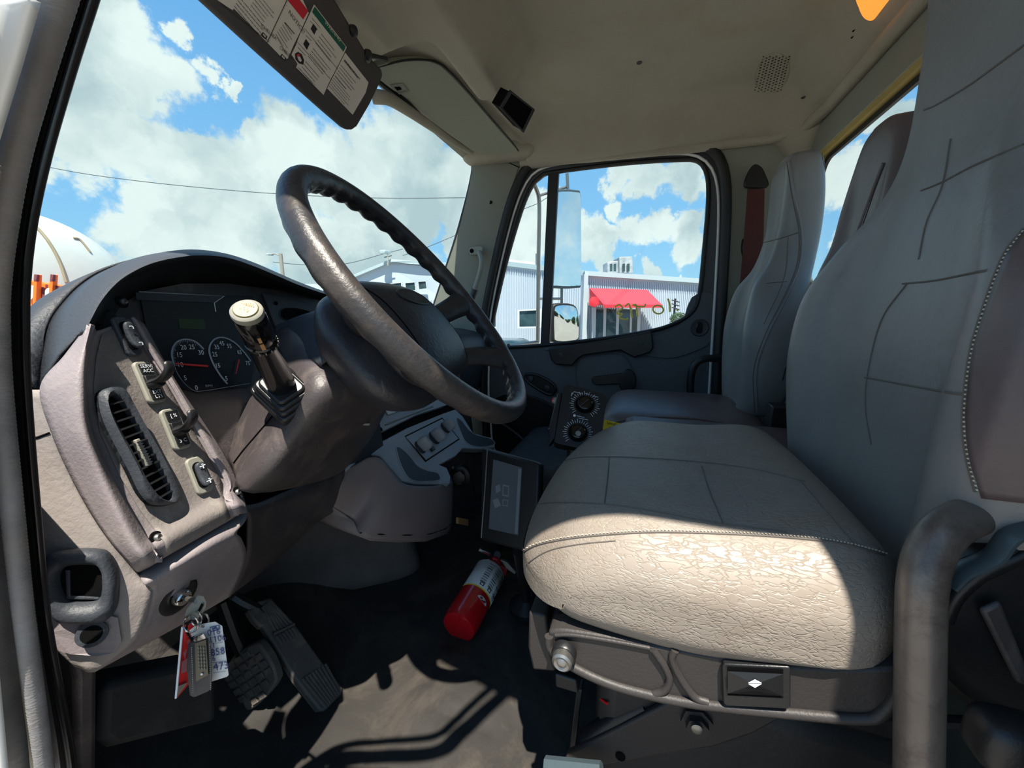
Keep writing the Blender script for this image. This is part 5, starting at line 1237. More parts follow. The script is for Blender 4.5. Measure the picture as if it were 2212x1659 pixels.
# pod body hanging below the deck
top_ = [(740,1016,.664),(770,1002,.655),(798,988,.645),(824,992,.63),(850,1022,.605),(872,1044,.585),(910,1050,.57),(950,1048,.565),(974,1040,.58),(980,1030,.62)]
def low_(k, f): return [(740+ (a[0]-740)*1.0, a[1]+f(a), a[2]) for a in top_]
botm = [(708,1088,.665),(722,1096,.66),(745,1110,.65),(765,1125,.635),(776,1150,.61),(800,1164,.59),(860,1168,.57),(920,1167,.565),(968,1150,.585),(976,1130,.62)]
mid1 = [((a[0]+b_[0])/2+(8 if 1 < i < 8 else 0), (a[1]+b_[1])/2, (a[2]+b_[2])/2-.012) for i, (a, b_) in enumerate(zip(top_, botm))]
mb = gsurf([top_, mid1, botm], 5, 8); pot = bvm(mb); pod = mb.build('pod', 'console', cn, sol=.006, angle=80)
P = [hit(pot, a, b, .0003) for a, b in ((778,1151),(820,1154),(880,1156),(930,1153),(962,1142),(973,1132))]; P = [p for p in P if p is not None]
if len(P) > 2: MB().tube(P, .0016, 6).build('split_line', 'void', pod)
MB().grid([pyd(botm), [p+V(0,.16,.02) for p in pyd(botm)]]).build('pod_bottom', 'console', cn, sol=.004)
# knobs on their plate
MB().prism([dk(a, b, .0005) for a, b in [(876,944),(955,905),(990,948),(920,994)]], DK[1]*.0012).build('control_plate', 'bluegrey', cn, bevel=.0005)
MB().frame([dk(a, b, .001) for a, b in [(876,944),(955,905),(990,948),(920,994)]], [dk(a, b, .001) for a, b in [(874,942),(955,902),(993,949),(919,998)]], DK[1]*.0005).build('plate_gap', 'void', cn, smooth=False)
for px, py, rr_, in ((908,966,.024),(938,946,.026),(962,924,.024)):
    c = dk(px, py, .002); ku = (dk(px+30, py-16, .002)-c).normalized(); kw = DK[1].cross(ku)
    MB().lathe(c, DK[1], [(rr_*.95,0),(rr_*.9,.004)], 28).build('knob_skirt', 'dark', cn)
    rbox(c+DK[1]*.020, (rr_*.42, rr_*.95, .020), (rr_*.35, rr_*.5, .014), 8, None, ((ku*.8+kw*.2).normalized(), DK[1].cross((ku*.8+kw*.2).normalized()), DK[1])).build('knob', 'bluegrey', cn)
MB().box(dk(934,970,.006), (.009,.007,.005), ((dk(960,955)-dk(934,970)).normalized(), DK[1].cross((dk(960,955)-dk(934,970)).normalized()), DK[1])).build('push_button', 'black', cn, bevel=.002)
# black slot and upper shelf with the paper label
UPn = off(DK, -.010)
MB().prism([at(a, b, pl=UPn) for a, b in [(740,1008),(800,965),(985,884),(960,875),(900,898),(820,935),(775,960)]], -DK[1]*.02).build('slot', 'void', cn, smooth=False)
UPl = off(DK, .004)
us = MB().prism([at(a, b, pl=UPl) for a, b in [(782,950),(800,925),(835,868),(850,840),(1010,850),(962,876),(900,896),(830,930)]], -DK[1]*.02).build('upper_shelf', 'bluegrey', cn, bevel=.002)
MB().tube([at(832,918,pl=off(DK,.006)), at(890,895,pl=off(DK,.006)), at(935,878,pl=off(DK,.006))], .0022, 8).build('shelf_edge', 'pale_bezel', us)
MB().lathe(at(822,927,pl=off(DK,.0055)), DK[1], [(.007,0),(.007,.0008)], 16).build('shelf_hole', 'void', us)
pp_ = MB().prism([at(a, b, pl=off(DK,.010)) for a, b in [(832,884),(846,866),(878,868),(883,880),(840,895)]], -DK[1]*.003).build('paper_label', 'label_white', us, smooth=False)
for k in range(5): MB().tube([at(846+k*1.5,873+k*3.4,pl=off(DK,.0103)), at(870+k*1.5,868+k*3.4,pl=off(DK,.0103))], .0004, 4).build('fine_print', 'ink', pp_)
for px in (889, 900): MB().box(at(px,874,pl=off(DK,.014)), (.006,.008,.010), (RT, FWH, UP)).build('connector', 'black', us, bevel=.002)
MB().box(at(908,869,pl=off(DK,.012)), (.008,.006,.003), (RT, FWH, UP)).build('tan_connector', 'brown_tag', us, bevel=.001)
# grille of wires and plugs right of the pod
wp_ = thing('wiring_plug', 'black power socket with tangled wires beside the console pod', 'socket', at(995, 1030, y=.58))
MB().prism(pxs([(950,1005),(990,975),(1040,968),(1045,1080),(975,1090),(978,1030)], y=.63), V(0,.02,0)).build('backing', 'shroud', wp_, bevel=.003)
MB().lathe(at(992,1030,y=.60), -FWH, [(.040,0),(.040,.008),(.024,.012),(.022,.018)], 28).build('socket', 'black', wp_)
MB().lathe(at(992,1030,y=.585), -FWH, [(.020,0),(.020,.006),(.010,.008)], 20).build('plug', 'shroud', wp_)
for l in ([(985,1010),(1000,1004),(1012,1012),(1020,1040),(1028,1075)], [(975,1030),(985,1050),(1005,1056)], [(996,1018),(1004,1030),(998,1044)]):
    MB().tube(cr([at(a, b, y=.57) for a, b in l], 6), .0028, 6).build('wire', 'black', wp_)
for px, py in ((964,1016),(972,1035),(978,1010),(968,1075)): MB().lathe(at(px,py,y=.618), -FWH, [(.005,0),(.004,.003)], 10).build('screw', 'steel', wp_)
MB().prism(pxs([(990,1118),(1012,1122),(1012,1136),(990,1132)], y=.56), V(0,.01,0)).build('tan_connector', 'brown_tag', wp_, bevel=.002)

# tablet on a stand
TP = plane3(at(1040,965,d=.98), at(1036,1165,d=.93), at(1160,1000,d=.90))
tb = thing('tablet', 'black framed tablet with a dim grey screen, standing between console and seat', 'tablet', at(1090, 1180, pl=TP))
def tp(px, py, k=0): return at(px, py, pl=off(TP, k))
MB().prism([tp(a, b) for a, b in [(1040,966),(1150,996),(1166,1002),(1160,1204),(1140,1194),(1036,1166)]], -TP[1]*.03).build('case', 'black', tb, bevel=.006)
MB().prism([tp(a, b, .001) for a, b in [(1066,992),(1128,1010),(1120,1156),(1056,1142)]], TP[1]*.001).build('screen', 'screen', tb, smooth=False)
MB().tube([tp(1053,972,.002), tp(1048,1060,.002), tp(1040,1162,.002)], .0022, 6).build('left_edge', 'steel', tb)
MB().prism([tp(a, b, .0022) for a, b in [(1120,1012),(1126,1013),(1118,1154),(1112,1152)]], TP[1]*.0004).build('toolbar', 'screen_mark', tb, smooth=False)
for q in ([(1070,1050),(1080,1046),(1082,1060),(1072,1066)], [(1064,1080),(1076,1076),(1082,1092),(1070,1098)]): MB().prism([tp(a, b, .0022) for a, b in q], TP[1]*.0003).build('screen_picture', 'screen_mark', tb, smooth=False)
for q in ([(1086,1046),(1100,1049),(1099,1074),(1085,1071)], [(1086,1078),(1098,1080),(1096,1094),(1085,1092)]):
    c = sum([tp(a, b, .0022) for a, b in q], V(0,0,0))/4; P = [tp(a, b, .0022) for a, b in q]; MB().frame([c+(p-c)*.72 for p in P], P, TP[1]*.0003).build('screen_picture', 'screen_mark', tb, smooth=False)
bt = tp(1120,1190,-.03); MB().tube([bt, V(bt.x+.14, bt.y+.02, FZ+.05)], .014, 10).build('stand_post', 'black', tb)
MB().lathe(V(bt.x+.14, bt.y+.02, FZ+.01), (0,0,1), [(.05,0),(.05,.03),(.016,.06)], 20).build('stand_foot', 'black', tb)
# spreader controller
KP = plane3(at(1222,835,d=.92), at(1200,950,d=.86), at(1308,852,d=.90))
kc = thing('spreader_controller', 'black controller box with two round dials on a post', 'controller', at(1250, 1000, pl=KP))
def kq(px, py, k=0): return at(px, py, pl=off(KP, k))
MB().prism(cr([kq(a, b) for a, b in [(1222,834),(1230,831),(1300,850),(1310,858),(1310,868),(1296,950),(1290,975),(1280,974),(1205,958),(1198,950),(1200,940),(1216,845)]], 2, True), -KP[1]*.035).build('case', 'black', kc, bevel=.005, bseg=3)
MB().prism([kq(a, b, -.004) for a, b in [(1215,846),(1200,946),(1186,960),(1186,920),(1204,850)]], -KP[1]*.025).build('side_flange', 'black', kc, bevel=.003)
for n_, (cx, cy) in enumerate(((1263,874),(1248,935))):
    c = kq(cx, cy, .001); ux = (kq(cx+30, cy+7, .001)-c).normalized(); uy = KP[1].cross(ux)
    sx_ = (kq(cx+22, cy+5, .001)-c).length
    for k in range(27):
        a = math.radians(-140+k*10.6) if True else 0; d_ = ux*math.sin(a)+uy*math.cos(a)
        MB().tube([c+d_*sx_*1.08, c+d_*sx_*(1.34 if k % 2 else 1.48)], .00055, 4).build('dial_mark', 'white_print', kc)
    MB().lathe(c, KP[1], [(sx_*.92,0),(sx_*.92,.002)], 32).build('dial_ring', 'void', kc)
    MB().lathe(c+KP[1]*.001, KP[1], [(sx_*.78,0),(sx_*.72,.012),(sx_*.62,.013),(sx_*.58,.011)], 32).build('knob', 'black_gloss', kc)
    MB().box(c+KP[1]*.0135, (.0010, sx_*.5, .0006), ((ux*.5+uy*.8).normalized().cross(KP[1]), (ux*.5+uy*.8).normalized(), KP[1])).build('knob_pointer', 'dark', kc)
c = kq(1249,937,.016); MB().lathe(c, KP[1], [(.007,0),(.006,.003)], 12).build('key_switch', 'steel', kc)
for l in ([(1236,852),(1240,846),(1256,850)], [(1264,850),(1272,852)], [(1280,855),(1292,858)], [(1246,898),(1262,902)], [(1250,903),(1270,907)], [(1243,950),(1252,952)], [(1236,848),(1234,856)]):
    MB().tube([kq(a, b, .001) for a, b in l], .0006, 4).build('print_line', 'white_print', kc)
MB().lathe(kq(1241,898,.001), KP[1], [(.003,0),(.003,.002)], 12).build('indicator', 'white_print', kc)
p = kq(1206,868,-.015); MB().tube([p, p+ (kq(1196,864,-.015)-p)], .008, 12).build('switch_nut', 'pale_bezel', kc); MB().tube([kq(1200,866,-.015), kq(1193,864,-.015)], .006, 12).build('red_button', 'red_plastic', kc)
MB().tube([kq(1192,928,-.015), kq(1186,930,-.015)], .005, 10).build('toggle', 'chrome', kc)
p = kq(1240,968,-.02); MB().tube([p, V(p.x, p.y, FZ)], .016, 12).build('post', 'black', kc)
for px in (1250, 1275): MB().tube([kq(px,846+(px-1250)*.2,-.012), kq(px,840+(px-1250)*.2,-.012)], .006, 8).build('top_stud', 'maroon', kc)
# yellow instruction card behind it
YP = plane3(at(1310,905,d=1.0), at(1305,945,d=.97), at(1395,930,d=1.02))
yc = thing('instruction_card', 'bright yellow instruction card with black print behind the controller', 'card', at(1330, 940, pl=YP))
def yq(px, py, k=0): return at(px, py, pl=off(YP, k))
MB().prism([yq(a, b) for a, b in [(1306,906),(1400,930),(1440,942),(1430,985),(1298,962)]], -YP[1]*.002).build('card', 'yellow', yc, smooth=False)
yu = (yq(1392,930)-yq(1312,911)).normalized(); yv = YP[1].cross(yu)
text('lettering', 'SAND SPREADER OPERATION', yq(1311,916,.001), yu, yv, .0112, 'ink', yc)
for k in range(3): MB().tube([yq(1316-k,922+k*8,.001), yq(1360+k*4,932+k*8,.001)], .0006, 4).build('fine_print', 'ink', yc); MB().tube([yq(1320-k,926+k*8,.001), yq(1366-k,936+k*6,.001)], .0006, 4).build('fine_print', 'ink', yc)
p = yq(1340,975,-.003); MB().tube([p, V(p.x, p.y, FZ)], .006, 8).build('card_holder', 'black', yc)

# ------------------------------------------------------------------ floor things
# fire extinguisher lying on a mat
EB = at(992, 1352, z=FZ+.062); ET = at(1066, 1222, z=FZ+.085)
ea = (ET-EB).normalized(); L_ = (ET-EB).length
ex_ = thing('fire_extinguisher', 'red fire extinguisher with a white instruction label lying on the floor mat', 'fire extinguisher', V(EB.x, EB.y, FZ))
R0 = .047
bm_ = MB().lathe(EB, ea, [(R0*.70,-.006),(R0*.92,-.004),(R0,.006),(R0,.10),(R0,L_-.05),(R0*.9,L_-.025),(R0*.62,L_-.006),(R0*.40,L_)], 48); ett = bvm(bm_); cyl = bm_.build('cylinder', 'red', ex_)
for (h0, h1, m_, nm, off_) in ((L_*.42, L_*.86, 'label_white', 'white_label', .0006), (L_*.405, L_*.42, 'yellow', 'yellow_stripe', .0005)):
    lx = (-FW-ea*(-FW).dot(ea)).normalized(); ly = ea.cross(lx); rows = []
    for h in (h0, h1): rows.append([EB+ea*h+(lx*math.cos(a)+ly*math.sin(a))*(R0+off_) for a in [math.radians(-100+k*9) for k in range(23)]])
    MB().grid(rows).build(nm, m_, cyl, sol=.0003)
lx = (-FW-ea*(-FW).dot(ea)).normalized(); ly = ea.cross(lx)
def cyp(h, a, k=.0012): a = math.radians(a); return EB+ea*h+(lx*math.cos(a)+ly*math.sin(a))*(R0+k)
for k in range(9):
    for a0 in (-40, -8, 24):
        h = L_*(.50+k*.038); MB().tube([cyp(h, a0+t) for t in (0, 6, 12, 20)], .0007 if k % 3 else .0014, 4).build('print_line', 'ink', cyl)
for a0 in (-36, -4, 28):
    P = [cyp(L_*(.445+b_), a0+a) for a, b_ in [(0,0),(15,0),(15,.045),(0,.045)]]; c = sum(P, V(0,0,0))/4
    MB().frame([c+(p-c)*.6 for p in P], P, ea*.0001).build('pictogram', 'ink', cyl, smooth=False)
for k, (h, a) in enumerate(((.50,46),(.56,50),(.63,48),(.70,52),(.78,50))):
    MB().prism([cyp(L_*h, a), cyp(L_*(h+.03), a+9), cyp(L_*(h+.065), a+4), cyp(L_*(h+.03), a-4)], V(0,0,.0003)).build('flame_mark', 'maroon', cyl, smooth=False)
P = [cyp(L_*(.29+.045*math.sin(t)*(1 if math.sin(t) > 0 else .25)), 22*math.cos(t), .0012) for t in [i*math.pi/12 for i in range(24)]]
MB().prism(P, -FWH*.0004+V(0,0,.0004)).build('round_badge', 'label_white', cyl, smooth=False)
for a in (-8, 8): MB().tube([cyp(L_*.295, a-4, .002), cyp(L_*.31, a+3, .002)], .0022, 6).build('badge_print', 'maroon', cyl)
MB().tube([EB-ea*.0045+lx*.0+ly*-.004+V(0,0,.01), EB-ea*.0045+ly*.006+V(0,0,.014)], .0008, 4).build('stamped_mark', 'maroon', cyl)
MB().lathe(ET-ea*.002, ea, [(.019,0),(.021,.006),(.021,.018),(.016,.024)], 24).build('collar', 'red', ex_)
MB().lathe(ET+ea*.022, ea, [(.012,0),(.012,.022)], 16).build('valve', 'black', ex_)
gq = ET+ea*.030+V(0,0,.014); MB().lathe(gq, (gq-CAM)*-1, [(.013,0),(.013,.006),(.011,.008)], 20).build('gauge', 'black', ex_)
MB().prism([at(a, b, pl=(ET, -FW)) for a, b in [(1032,1190),(1036,1186),(1060,1196),(1058,1202)]], FWH*.01).build('pull_pin', 'chrome', ex_, bevel=.001)
MB().prism([at(a, b, pl=(ET, -FW)) for a, b in [(1080,1210),(1096,1214),(1116,1236),(1112,1242),(1092,1228)]], FWH*.012).build('lever', 'steel', ex_, bevel=.002)
MB().prism([at(a, b, pl=(ET, -FW)) for a, b in [(1082,1222),(1096,1230),(1092,1246),(1080,1238)]], FWH*.012).build('hose_clip', 'red', ex_, bevel=.002)
mm = thing('extinguisher_mat', 'black rubber mat with rounded corners under the fire extinguisher', 'mat', at(1020, 1300, z=FZ))
MB().prism(cr([at(a, b, z=FZ+.006) for a, b in [(908,1345),(925,1300),(960,1248),(1000,1200),(1130,1200),(1160,1300),(1150,1395),(1090,1392),(1000,1382),(930,1368)]], 4, True), V(0,0,.008)).build('mat_sheet', 'mat', mm, bevel=.003)
MB().tube([at(1092,1240,z=FZ+.014), at(1066,1330,z=FZ+.014)], .0016, 6).build('mat_groove', 'void', mm)
# accelerator
AP = plane3(at(700,1535,z=FZ+.03), at(735,1495,z=FZ+.03), at(560,1295,z=FZ+.23))
acp = thing('accelerator_pedal', 'long dusty ribbed accelerator pedal', 'pedal', at(680, 1520, z=FZ))
def aq(px, py, k=0): return at(px, py, pl=off(AP, k))
MB().prism([aq(a, b) for a, b in [(556,1298),(586,1290),(640,1350),(690,1420),(742,1486),(738,1500),(702,1536),(690,1534),(640,1470),(590,1390),(560,1340)]], -AP[1]*.022).build('treadle', 'pedal', acp, bevel=.004)
def lerp2(a, b, t): return (a[0]+(b[0]-a[0])*t, a[1]+(b[1]-a[1])*t)
for k in range(6):
    t = (k+.5)/6
    a, b_ = lerp2((566,1312),(584,1296), t), lerp2((592,1368),(634,1346), t)
    MB().tube([aq(*a, .002), aq(*b_, .002)], .003, 6).build('rib', 'pedal', acp)
    a, b_ = lerp2((594,1376),(634,1354), t), lerp2((606,1392),(646,1372), t); MB().tube([aq(*a, .002), aq(*b_, .002)], .003, 6).build('rib', 'pedal', acp)
for k in range(8):
    t = (k+.5)/8; a, b_ = lerp2((650,1468),(706,1432), t), lerp2((702,1530),(738,1492), t)
    MB().tube([aq(*a, .002), aq(*b_, .002)], .0028, 6).build('rib', 'pedal', acp)
MB().tube([aq(590,1370,.004), aq(636,1348,.004)], .0035, 6).build('cross_rib', 'pedal', acp)
MB().prism([aq(a, b, .004) for a, b in [(534,1318),(556,1306),(580,1326),(580,1345),(564,1356),(548,1340)]], -AP[1]*.02).build('hinge_block', 'pedal', acp, bevel=.004)
MB().tube([aq(560,1320,-.01), aq(520,1300,.0), at(505,1290,y=.80)], .012, 8).build('arm', 'black', acp)
MB().prism([at(640,1500,z=FZ+.004), at(735,1515,z=FZ+.004), at(720,1470,z=FZ+.004), at(640,1450,z=FZ+.004)], V(0,0,.02)).build('base', 'black', acp, bevel=.003)
# brake
BP = plane3(at(485,1440,z=FZ+.12), at(590,1445,z=FZ+.14), at(545,1535,z=FZ+.05))
br = thing('brake_pedal', 'dark brake pedal with a grid of square rubber studs', 'pedal', at(540, 1480, z=FZ))
def bq(px, py, k=0): return at(px, py, pl=off(BP, k))
bo = [(488,1440),(510,1412),(545,1392),(560,1394),(582,1425),(596,1462),(592,1482),(568,1512),(545,1532),(530,1534),(512,1500),(486,1470)]
MB().prism(cr([bq(a, b) for a, b in bo], 3, True), -BP[1]*.02).build('pad', 'pedal', br, bevel=.004)
e1 = (16.5, -11); e2 = (10, 15.5)
for i in range(-3, 5):
    for j in range(-3, 5):
        cx, cy = 538+i*e1[0]+j*e2[0], 1455+i*e1[1]+j*e2[1]
        ins = ((cx-541)/46)**2*.9+((cy-1463)/62)**2
        if ins < .95:
            q = [(cx+s*e1[0]*.36+t_*e2[0]*.36, cy+s*e1[1]*.36+t_*e2[1]*.36) for s, t_ in ((-1,-1),(1,-1),(1,1),(-1,1))]
            MB().prism([bq(a, b, 0) for a, b in q], BP[1]*.004).build('stud', 'pedal', br, bevel=.001)
MB().tube([bq(535,1440,-.02), at(505,1370,y=.78), at(480,1300,y=.80)], .012, 8).build('arm', 'black', br)
# black liner panels and kick plate on the left
struct(MB().prism([at(118,1400,x=.185), at(148,1415,x=.185), at(162,1470,x=.185), at(165,1760,x=.185), at(128,1760,x=.185), at(112,1450,x=.185)], V(.02,0,0)).build('trim_11', 'shroud', bevel=.006), 'scuffed kick plate beside the door seal')
kk = tag(MB().prism([at(a, b, y=.62) for a, b in [(222,1500),(240,1470),(420,1430),(470,1460),(470,1560),(240,1620),(215,1600)]], V(0,.05,0)).build('foot_rest', 'mat', bevel=.01), 'black foot rest box under the dash beside the brake pedal', 'foot rest')
# small litter on the floor
for px, py, s_, lab in ((652,1385,.007,'crumbled tan debris beside the accelerator pedal'), (617,1618,.006,'small pale pebble on the floor near the sunlit patch')):
    p = at(px, py, z=FZ+.012); o = rbox(p, (s_, s_*.7, s_*.6), (s_*.5, s_*.4, s_*.4), 5, lambda v: v*(1+.3*noise.noise(v*200))).build('debris', 'sun_sand'); tag(o, lab, 'debris')
tag(MB().tube([at(1040,1545,z=FZ+.006), at(1010,1600,z=FZ+.006), at(985,1680,z=FZ+.006)], .005, 8).build('floor_ridge', 'pedal'), 'thin raised ridge in the rubber floor left of the seat base', 'ridge')
# black bulky liner between console and far door
tag(rbox(V(1.45,.30,.10), (.30,.20,.16), (.08,.08,.08), 10).build('floor_duffel', 'mat'), 'dark covered box in the passenger footwell', 'box')

# ------------------------------------------------------------------ the yard outside
def wallbox(name, pts, thick, m, parent, **k): return MB().prism(pts, FWH*thick).build(name, m, parent, smooth=False, **k)
DB = 21.0
def low(p, z=GZ): return V(p.x, p.y, z)
# long white building with the window, seen through the vent pane
ob = thing('warehouse', 'long white corrugated metal building left of the red awning', 'building', low(at(1160, 700, d=24)))
tl, tr_ = at(1000, 560, d=30), at(1266, 592, d=22)
MB().prism([tl, tr_, low(tr_), low(tl)], FWH*6).build('wall', 'wall_metal', ob, smooth=False)
b = MB()
for i in range(70):
    p = tl.lerp(tr_, (i+.5)/70); b.box(V(p.x, p.y, (p.z+GZ)/2-.1)-FWH*.03, (.035, .035, (p.z-GZ)/2-.12))
b.build('siding_rib', 'wall_metal', ob, smooth=False); 
MB().prism([tl+V(0,0,.22)-FWH*.2, tr_+V(0,0,.16)-FWH*.2, tr_-FWH*.2+V(0,0,-.12), tl-FWH*.2+V(0,0,-.12)], FWH*.4).build('roof_edge', 'roof_metal', ob, smooth=False)
rt1 = [at(1010,552,d=31), at(1150,566,d=28), at(1180,582,d=26), at(1000,575,d=29)]
MB().prism(rt1, FWH*3).build('roof', 'roof_metal', ob, smooth=False)
def win(name, pts, parent, d0, frame=.08, m='dark_glass', dd=-.1):
    P = pxs(pts, d=d0); c = sum(P, V(0,0,0))/len(P)
    w = MB().frame(P, [c+(p-c)*(1+frame*2) for p in P], FWH*-.12).build(name, 'door_white', parent, smooth=False)
    MB().prism(P, FWH*.05).build('pane', m, w, smooth=False); return w
win('window', [(1122,672),(1166,670),(1166,705),(1122,706)], ob, 23.4)
win('window', [(1063,672),(1071,672),(1071,706),(1063,706)], ob, 25.6)
# office wall with the awning
oo_ = thing('office_building', 'white corrugated office wall with red awning over a glass entrance', 'building', low(at(1380, 700, d=21)))
a, c = at(1262, 588, d=21.5), at(1620, 612, d=22)
MB().prism([a, c, low(c), low(a)], FWH*7).build('wall', 'wall_metal', oo_, smooth=False)
b = MB()
for i in range(90):
    p = a.lerp(c, (i+.5)/90); b.box(V(p.x, p.y, (p.z+GZ)/2-.15)-FWH*.03, (.03, .03, (p.z-GZ)/2-.18))
b.build('siding_rib', 'wall_metal', oo_, smooth=False)
MB().prism([a+V(0,0,.05)-FWH*.25, c+V(0,0,.05)-FWH*.25, c-FWH*.25+V(0,0,-.2), a-FWH*.25+V(0,0,-.2)], FWH*.5).build('roof_edge', 'roof_metal', oo_, smooth=False)
MB().prism([at(1262,592,d=21.2), at(1271,593,d=21.2), low(at(1271,593,d=21.2)), low(at(1262,592,d=21.2))], FWH*.2).build('corner_trim', 'door_white', oo_, smooth=False)
MB().prism([at(1196,618,d=22.0), at(1206,618,d=22.0), low(at(1206,618,d=22.0)), low(at(1196,618,d=22.0))], FWH*.2).build('downpipe', 'door_white', oo_, smooth=False)
T1, T2 = at(1273,622,d=21.3), at(1398,626,d=21.3); B1, B2 = at(1304,658,d=19.6), at(1430,658,d=19.6); S1, S2 = at(1273,660,d=21.3), at(1432,660,d=21.3)
aw = thing('awning', 'red cloth awning over the office entrance', 'awning', low(T1))
MB().add([T1, T2, B2, B1, S1, S2], [(0,1,2,3), (0,3,4), (1,5,2)]).build('canopy', 'awning', aw, sol=.03, smooth=False)
MB().prism([B1, B2, B2+V(0,0,-.16), B1+V(0,0,-.16)], FWH*.02).build('valance', 'awning', aw, smooth=False)
sg = tag(MB().lathe(at(1283,652,d=19.9), -FWH, [(.25,0),(.26,.05),(.1,.08)], 24).build('round_sign', 'label_red'), 'round red sign hanging at the awning corner', 'sign')
en = thing('glass_entrance', 'glass entrance doors with white frames under the awning', 'entrance', low(at(1340, 740, d=21.2)))
for x0, x1 in ((1288,1304),(1310,1332),(1338,1362),(1366,1378)):
    MB().prism([at(x0,668,d=21.25), at(x1,668,d=21.25), low(at(x1,700,d=21.25)), low(at(x0,700,d=21.25))], FWH*.05).build('door_pane', 'dark_glass', en, smooth=False)
for x0, x1 in ((1280,1288),(1304,1310),(1332,1338),(1362,1366),(1378,1384)):
    MB().prism([at(x0,664,d=21.2), at(x1,664,d=21.2), low(at(x1,700,d=21.2)), low(at(x0,700,d=21.2))], FWH*.15).build('door_post', 'door_white', en, smooth=False)
ac = thing('rooftop_air_conditioner', 'grey air conditioning unit with louvres on the office roof', 'air conditioner', at(1340, 588, d=23.5))
MB().prism(pxs([(1312,566),(1338,563),(1338,590),(1312,590)], d=23.5), FWH*1.2).build('cabinet', 'ac', ac, bevel=.03)
MB().prism(pxs([(1338,555),(1366,554),(1369,590),(1338,590)], d=23.2), FWH*1.4).build('tall_cabinet', 'ac', ac, bevel=.03)
for x0 in (1318,1326,1345,1355):
    MB().prism(pxs([(x0,570),(x0+5,569),(x0+5,586),(x0,586)], d=23.05), FWH*.1).build('louvre', 'dark_glass', ac, smooth=False)
# gabled building seen through the wheel
gb = thing('gabled_building', 'pale gabled metal building with small upper windows, seen through the steering wheel', 'building', low(at(860, 700, d=40)))
G = [(760,600),(830,572),(845,567),(900,573),(1010,578),(1090,584)]
gp = pxs(G, d=38); MB().prism(gp+[low(gp[-1]), low(gp[0])], FWH*12).build('wall', 'wall_metal', gb, smooth=False)
rp = pxs([(755,603),(830,572),(845,566),(900,571),(1010,576),(1090,582)], d=37.6)
MB().prism(rp+[p+V(0,0,.28) for p in rp[::-1]], FWH*13).build('roof', 'roof_metal', gb, smooth=False)
b = MB()
for i in range(60):
    p = at(765+i*5.3, 612+(i % 2), d=37.95); b.box(V(p.x, p.y, .6), (.05, .05, 1.6))
b.build('siding_rib', 'wall_metal', gb, smooth=False)
for q in ([(842,614),(867,611),(869,630),(843,632)], [(876,612),(896,610),(898,627),(878,629)], [(904,609),(920,608),(922,623),(906,625)], [(798,620),(830,615),(831,634),(800,637)]):
    win('window', q, gb, 37.7)
lowb = tag(MB().prism(pxs([(470,612),(712,614),(712,632),(470,640)], d=60)+[], FWH*9).build('distant_shed', 'roof_metal', smooth=False), 'low pale shed roof far beyond the dash hood', 'building')
lowb2 = MB().prism([low(p) if i > 1 else p for i, p in enumerate(pxs([(470,630),(712,630),(712,640),(470,640)], d=60.5))], FWH*8).build('wall', 'wall_metal', lowb, smooth=False)
# poles, lamps, wires
def pole(name, px, py, d, label, r=.12, lamp=None):
    p = at(px, py, d=d); t = thing(name, label, 'utility pole', low(p))
    MB().tube([low(p), p], r, 10).build('post', 'pole', t)
    if lamp:
        q = at(lamp[0], lamp[1], d=d); MB().tube([p+V(0,0,-.3), p.lerp(q, .5)+V(0,0,.05), q], .06, 8).build('arm', 'pole', t)
        MB().box(q, (.35, .2, .1)).build('lamp_head', 'roof_metal', t, bevel=.05)
    return t
pole('street_lamp', 606, 548, 45, 'weathered pole with a street lamp above the dash hood', .2, (583,550))
pole('utility_pole', 1217, 640, 30, 'brown wooden pole seen below the tall mirror', .3)
pt_ = thing('antenna_mast', 'thin antenna mast with a camera on the gabled building roof', 'antenna', at(838, 560, d=37))
MB().tube([at(838,574,d=37), at(838,548,d=37)], .06, 6).build('mast', 'pole', pt_)
MB().box(at(832,545,d=37), (.45, .3, .15)).build('camera_head', 'roof_metal', pt_, bevel=.05)
for a_, b_ in (((830,556),(846,552)),):
    MB().tube([at(*a_, d=37), at(*b_, d=37)], .05, 6).build('crossbar', 'wire', pt_)
for lst, d, lab in (([(20,345),(60,352),(200,378),(400,402),(620,420),(830,428),(1010,427),(1060,428)], 50, 'long dark wire crossing the sky behind the steering wheel'),
                    ([(870,552),(920,535),(980,510),(1040,485)], 45, 'slack wire rising to the right behind the wheel'),
                    ([(590,566),(660,572),(745,570),(830,548),(870,538)], 48, 'faint low wire between street lamp and gabled building'),
                    ([(1130,452),(1160,440),(1185,425)], 40, 'short wire seen through the vent pane')):
    tag(MB().tube(cr(pxs(lst, d=d), 6), .0016*d*.55, 6).build('overhead_wire', 'wire'), lab, 'wire', 'overhead wires')
for q_, lb in (((20,343), 'tall wooden pole holding the long wire, hidden by the left door seal'), ((1060,426), 'tall wooden pole holding the long wire, hidden by the right pillar')): pole('utility_pole', q_[0], q_[1], 50, lb, .16)
# thin mast and rack on the warehouse roof
m_ = thing('roof_mast', 'thin mast with a low rack on the warehouse roof', 'antenna', at(1158, 573, d=27))
MB().tube([at(1158,575,d=27), at(1158,548,d=27)], .04, 6).build('mast', 'wire', m_)
MB().tube([at(1150,575,d=27), at(1168,573,d=27)], .05, 6).build('rack', 'maroon', m_)
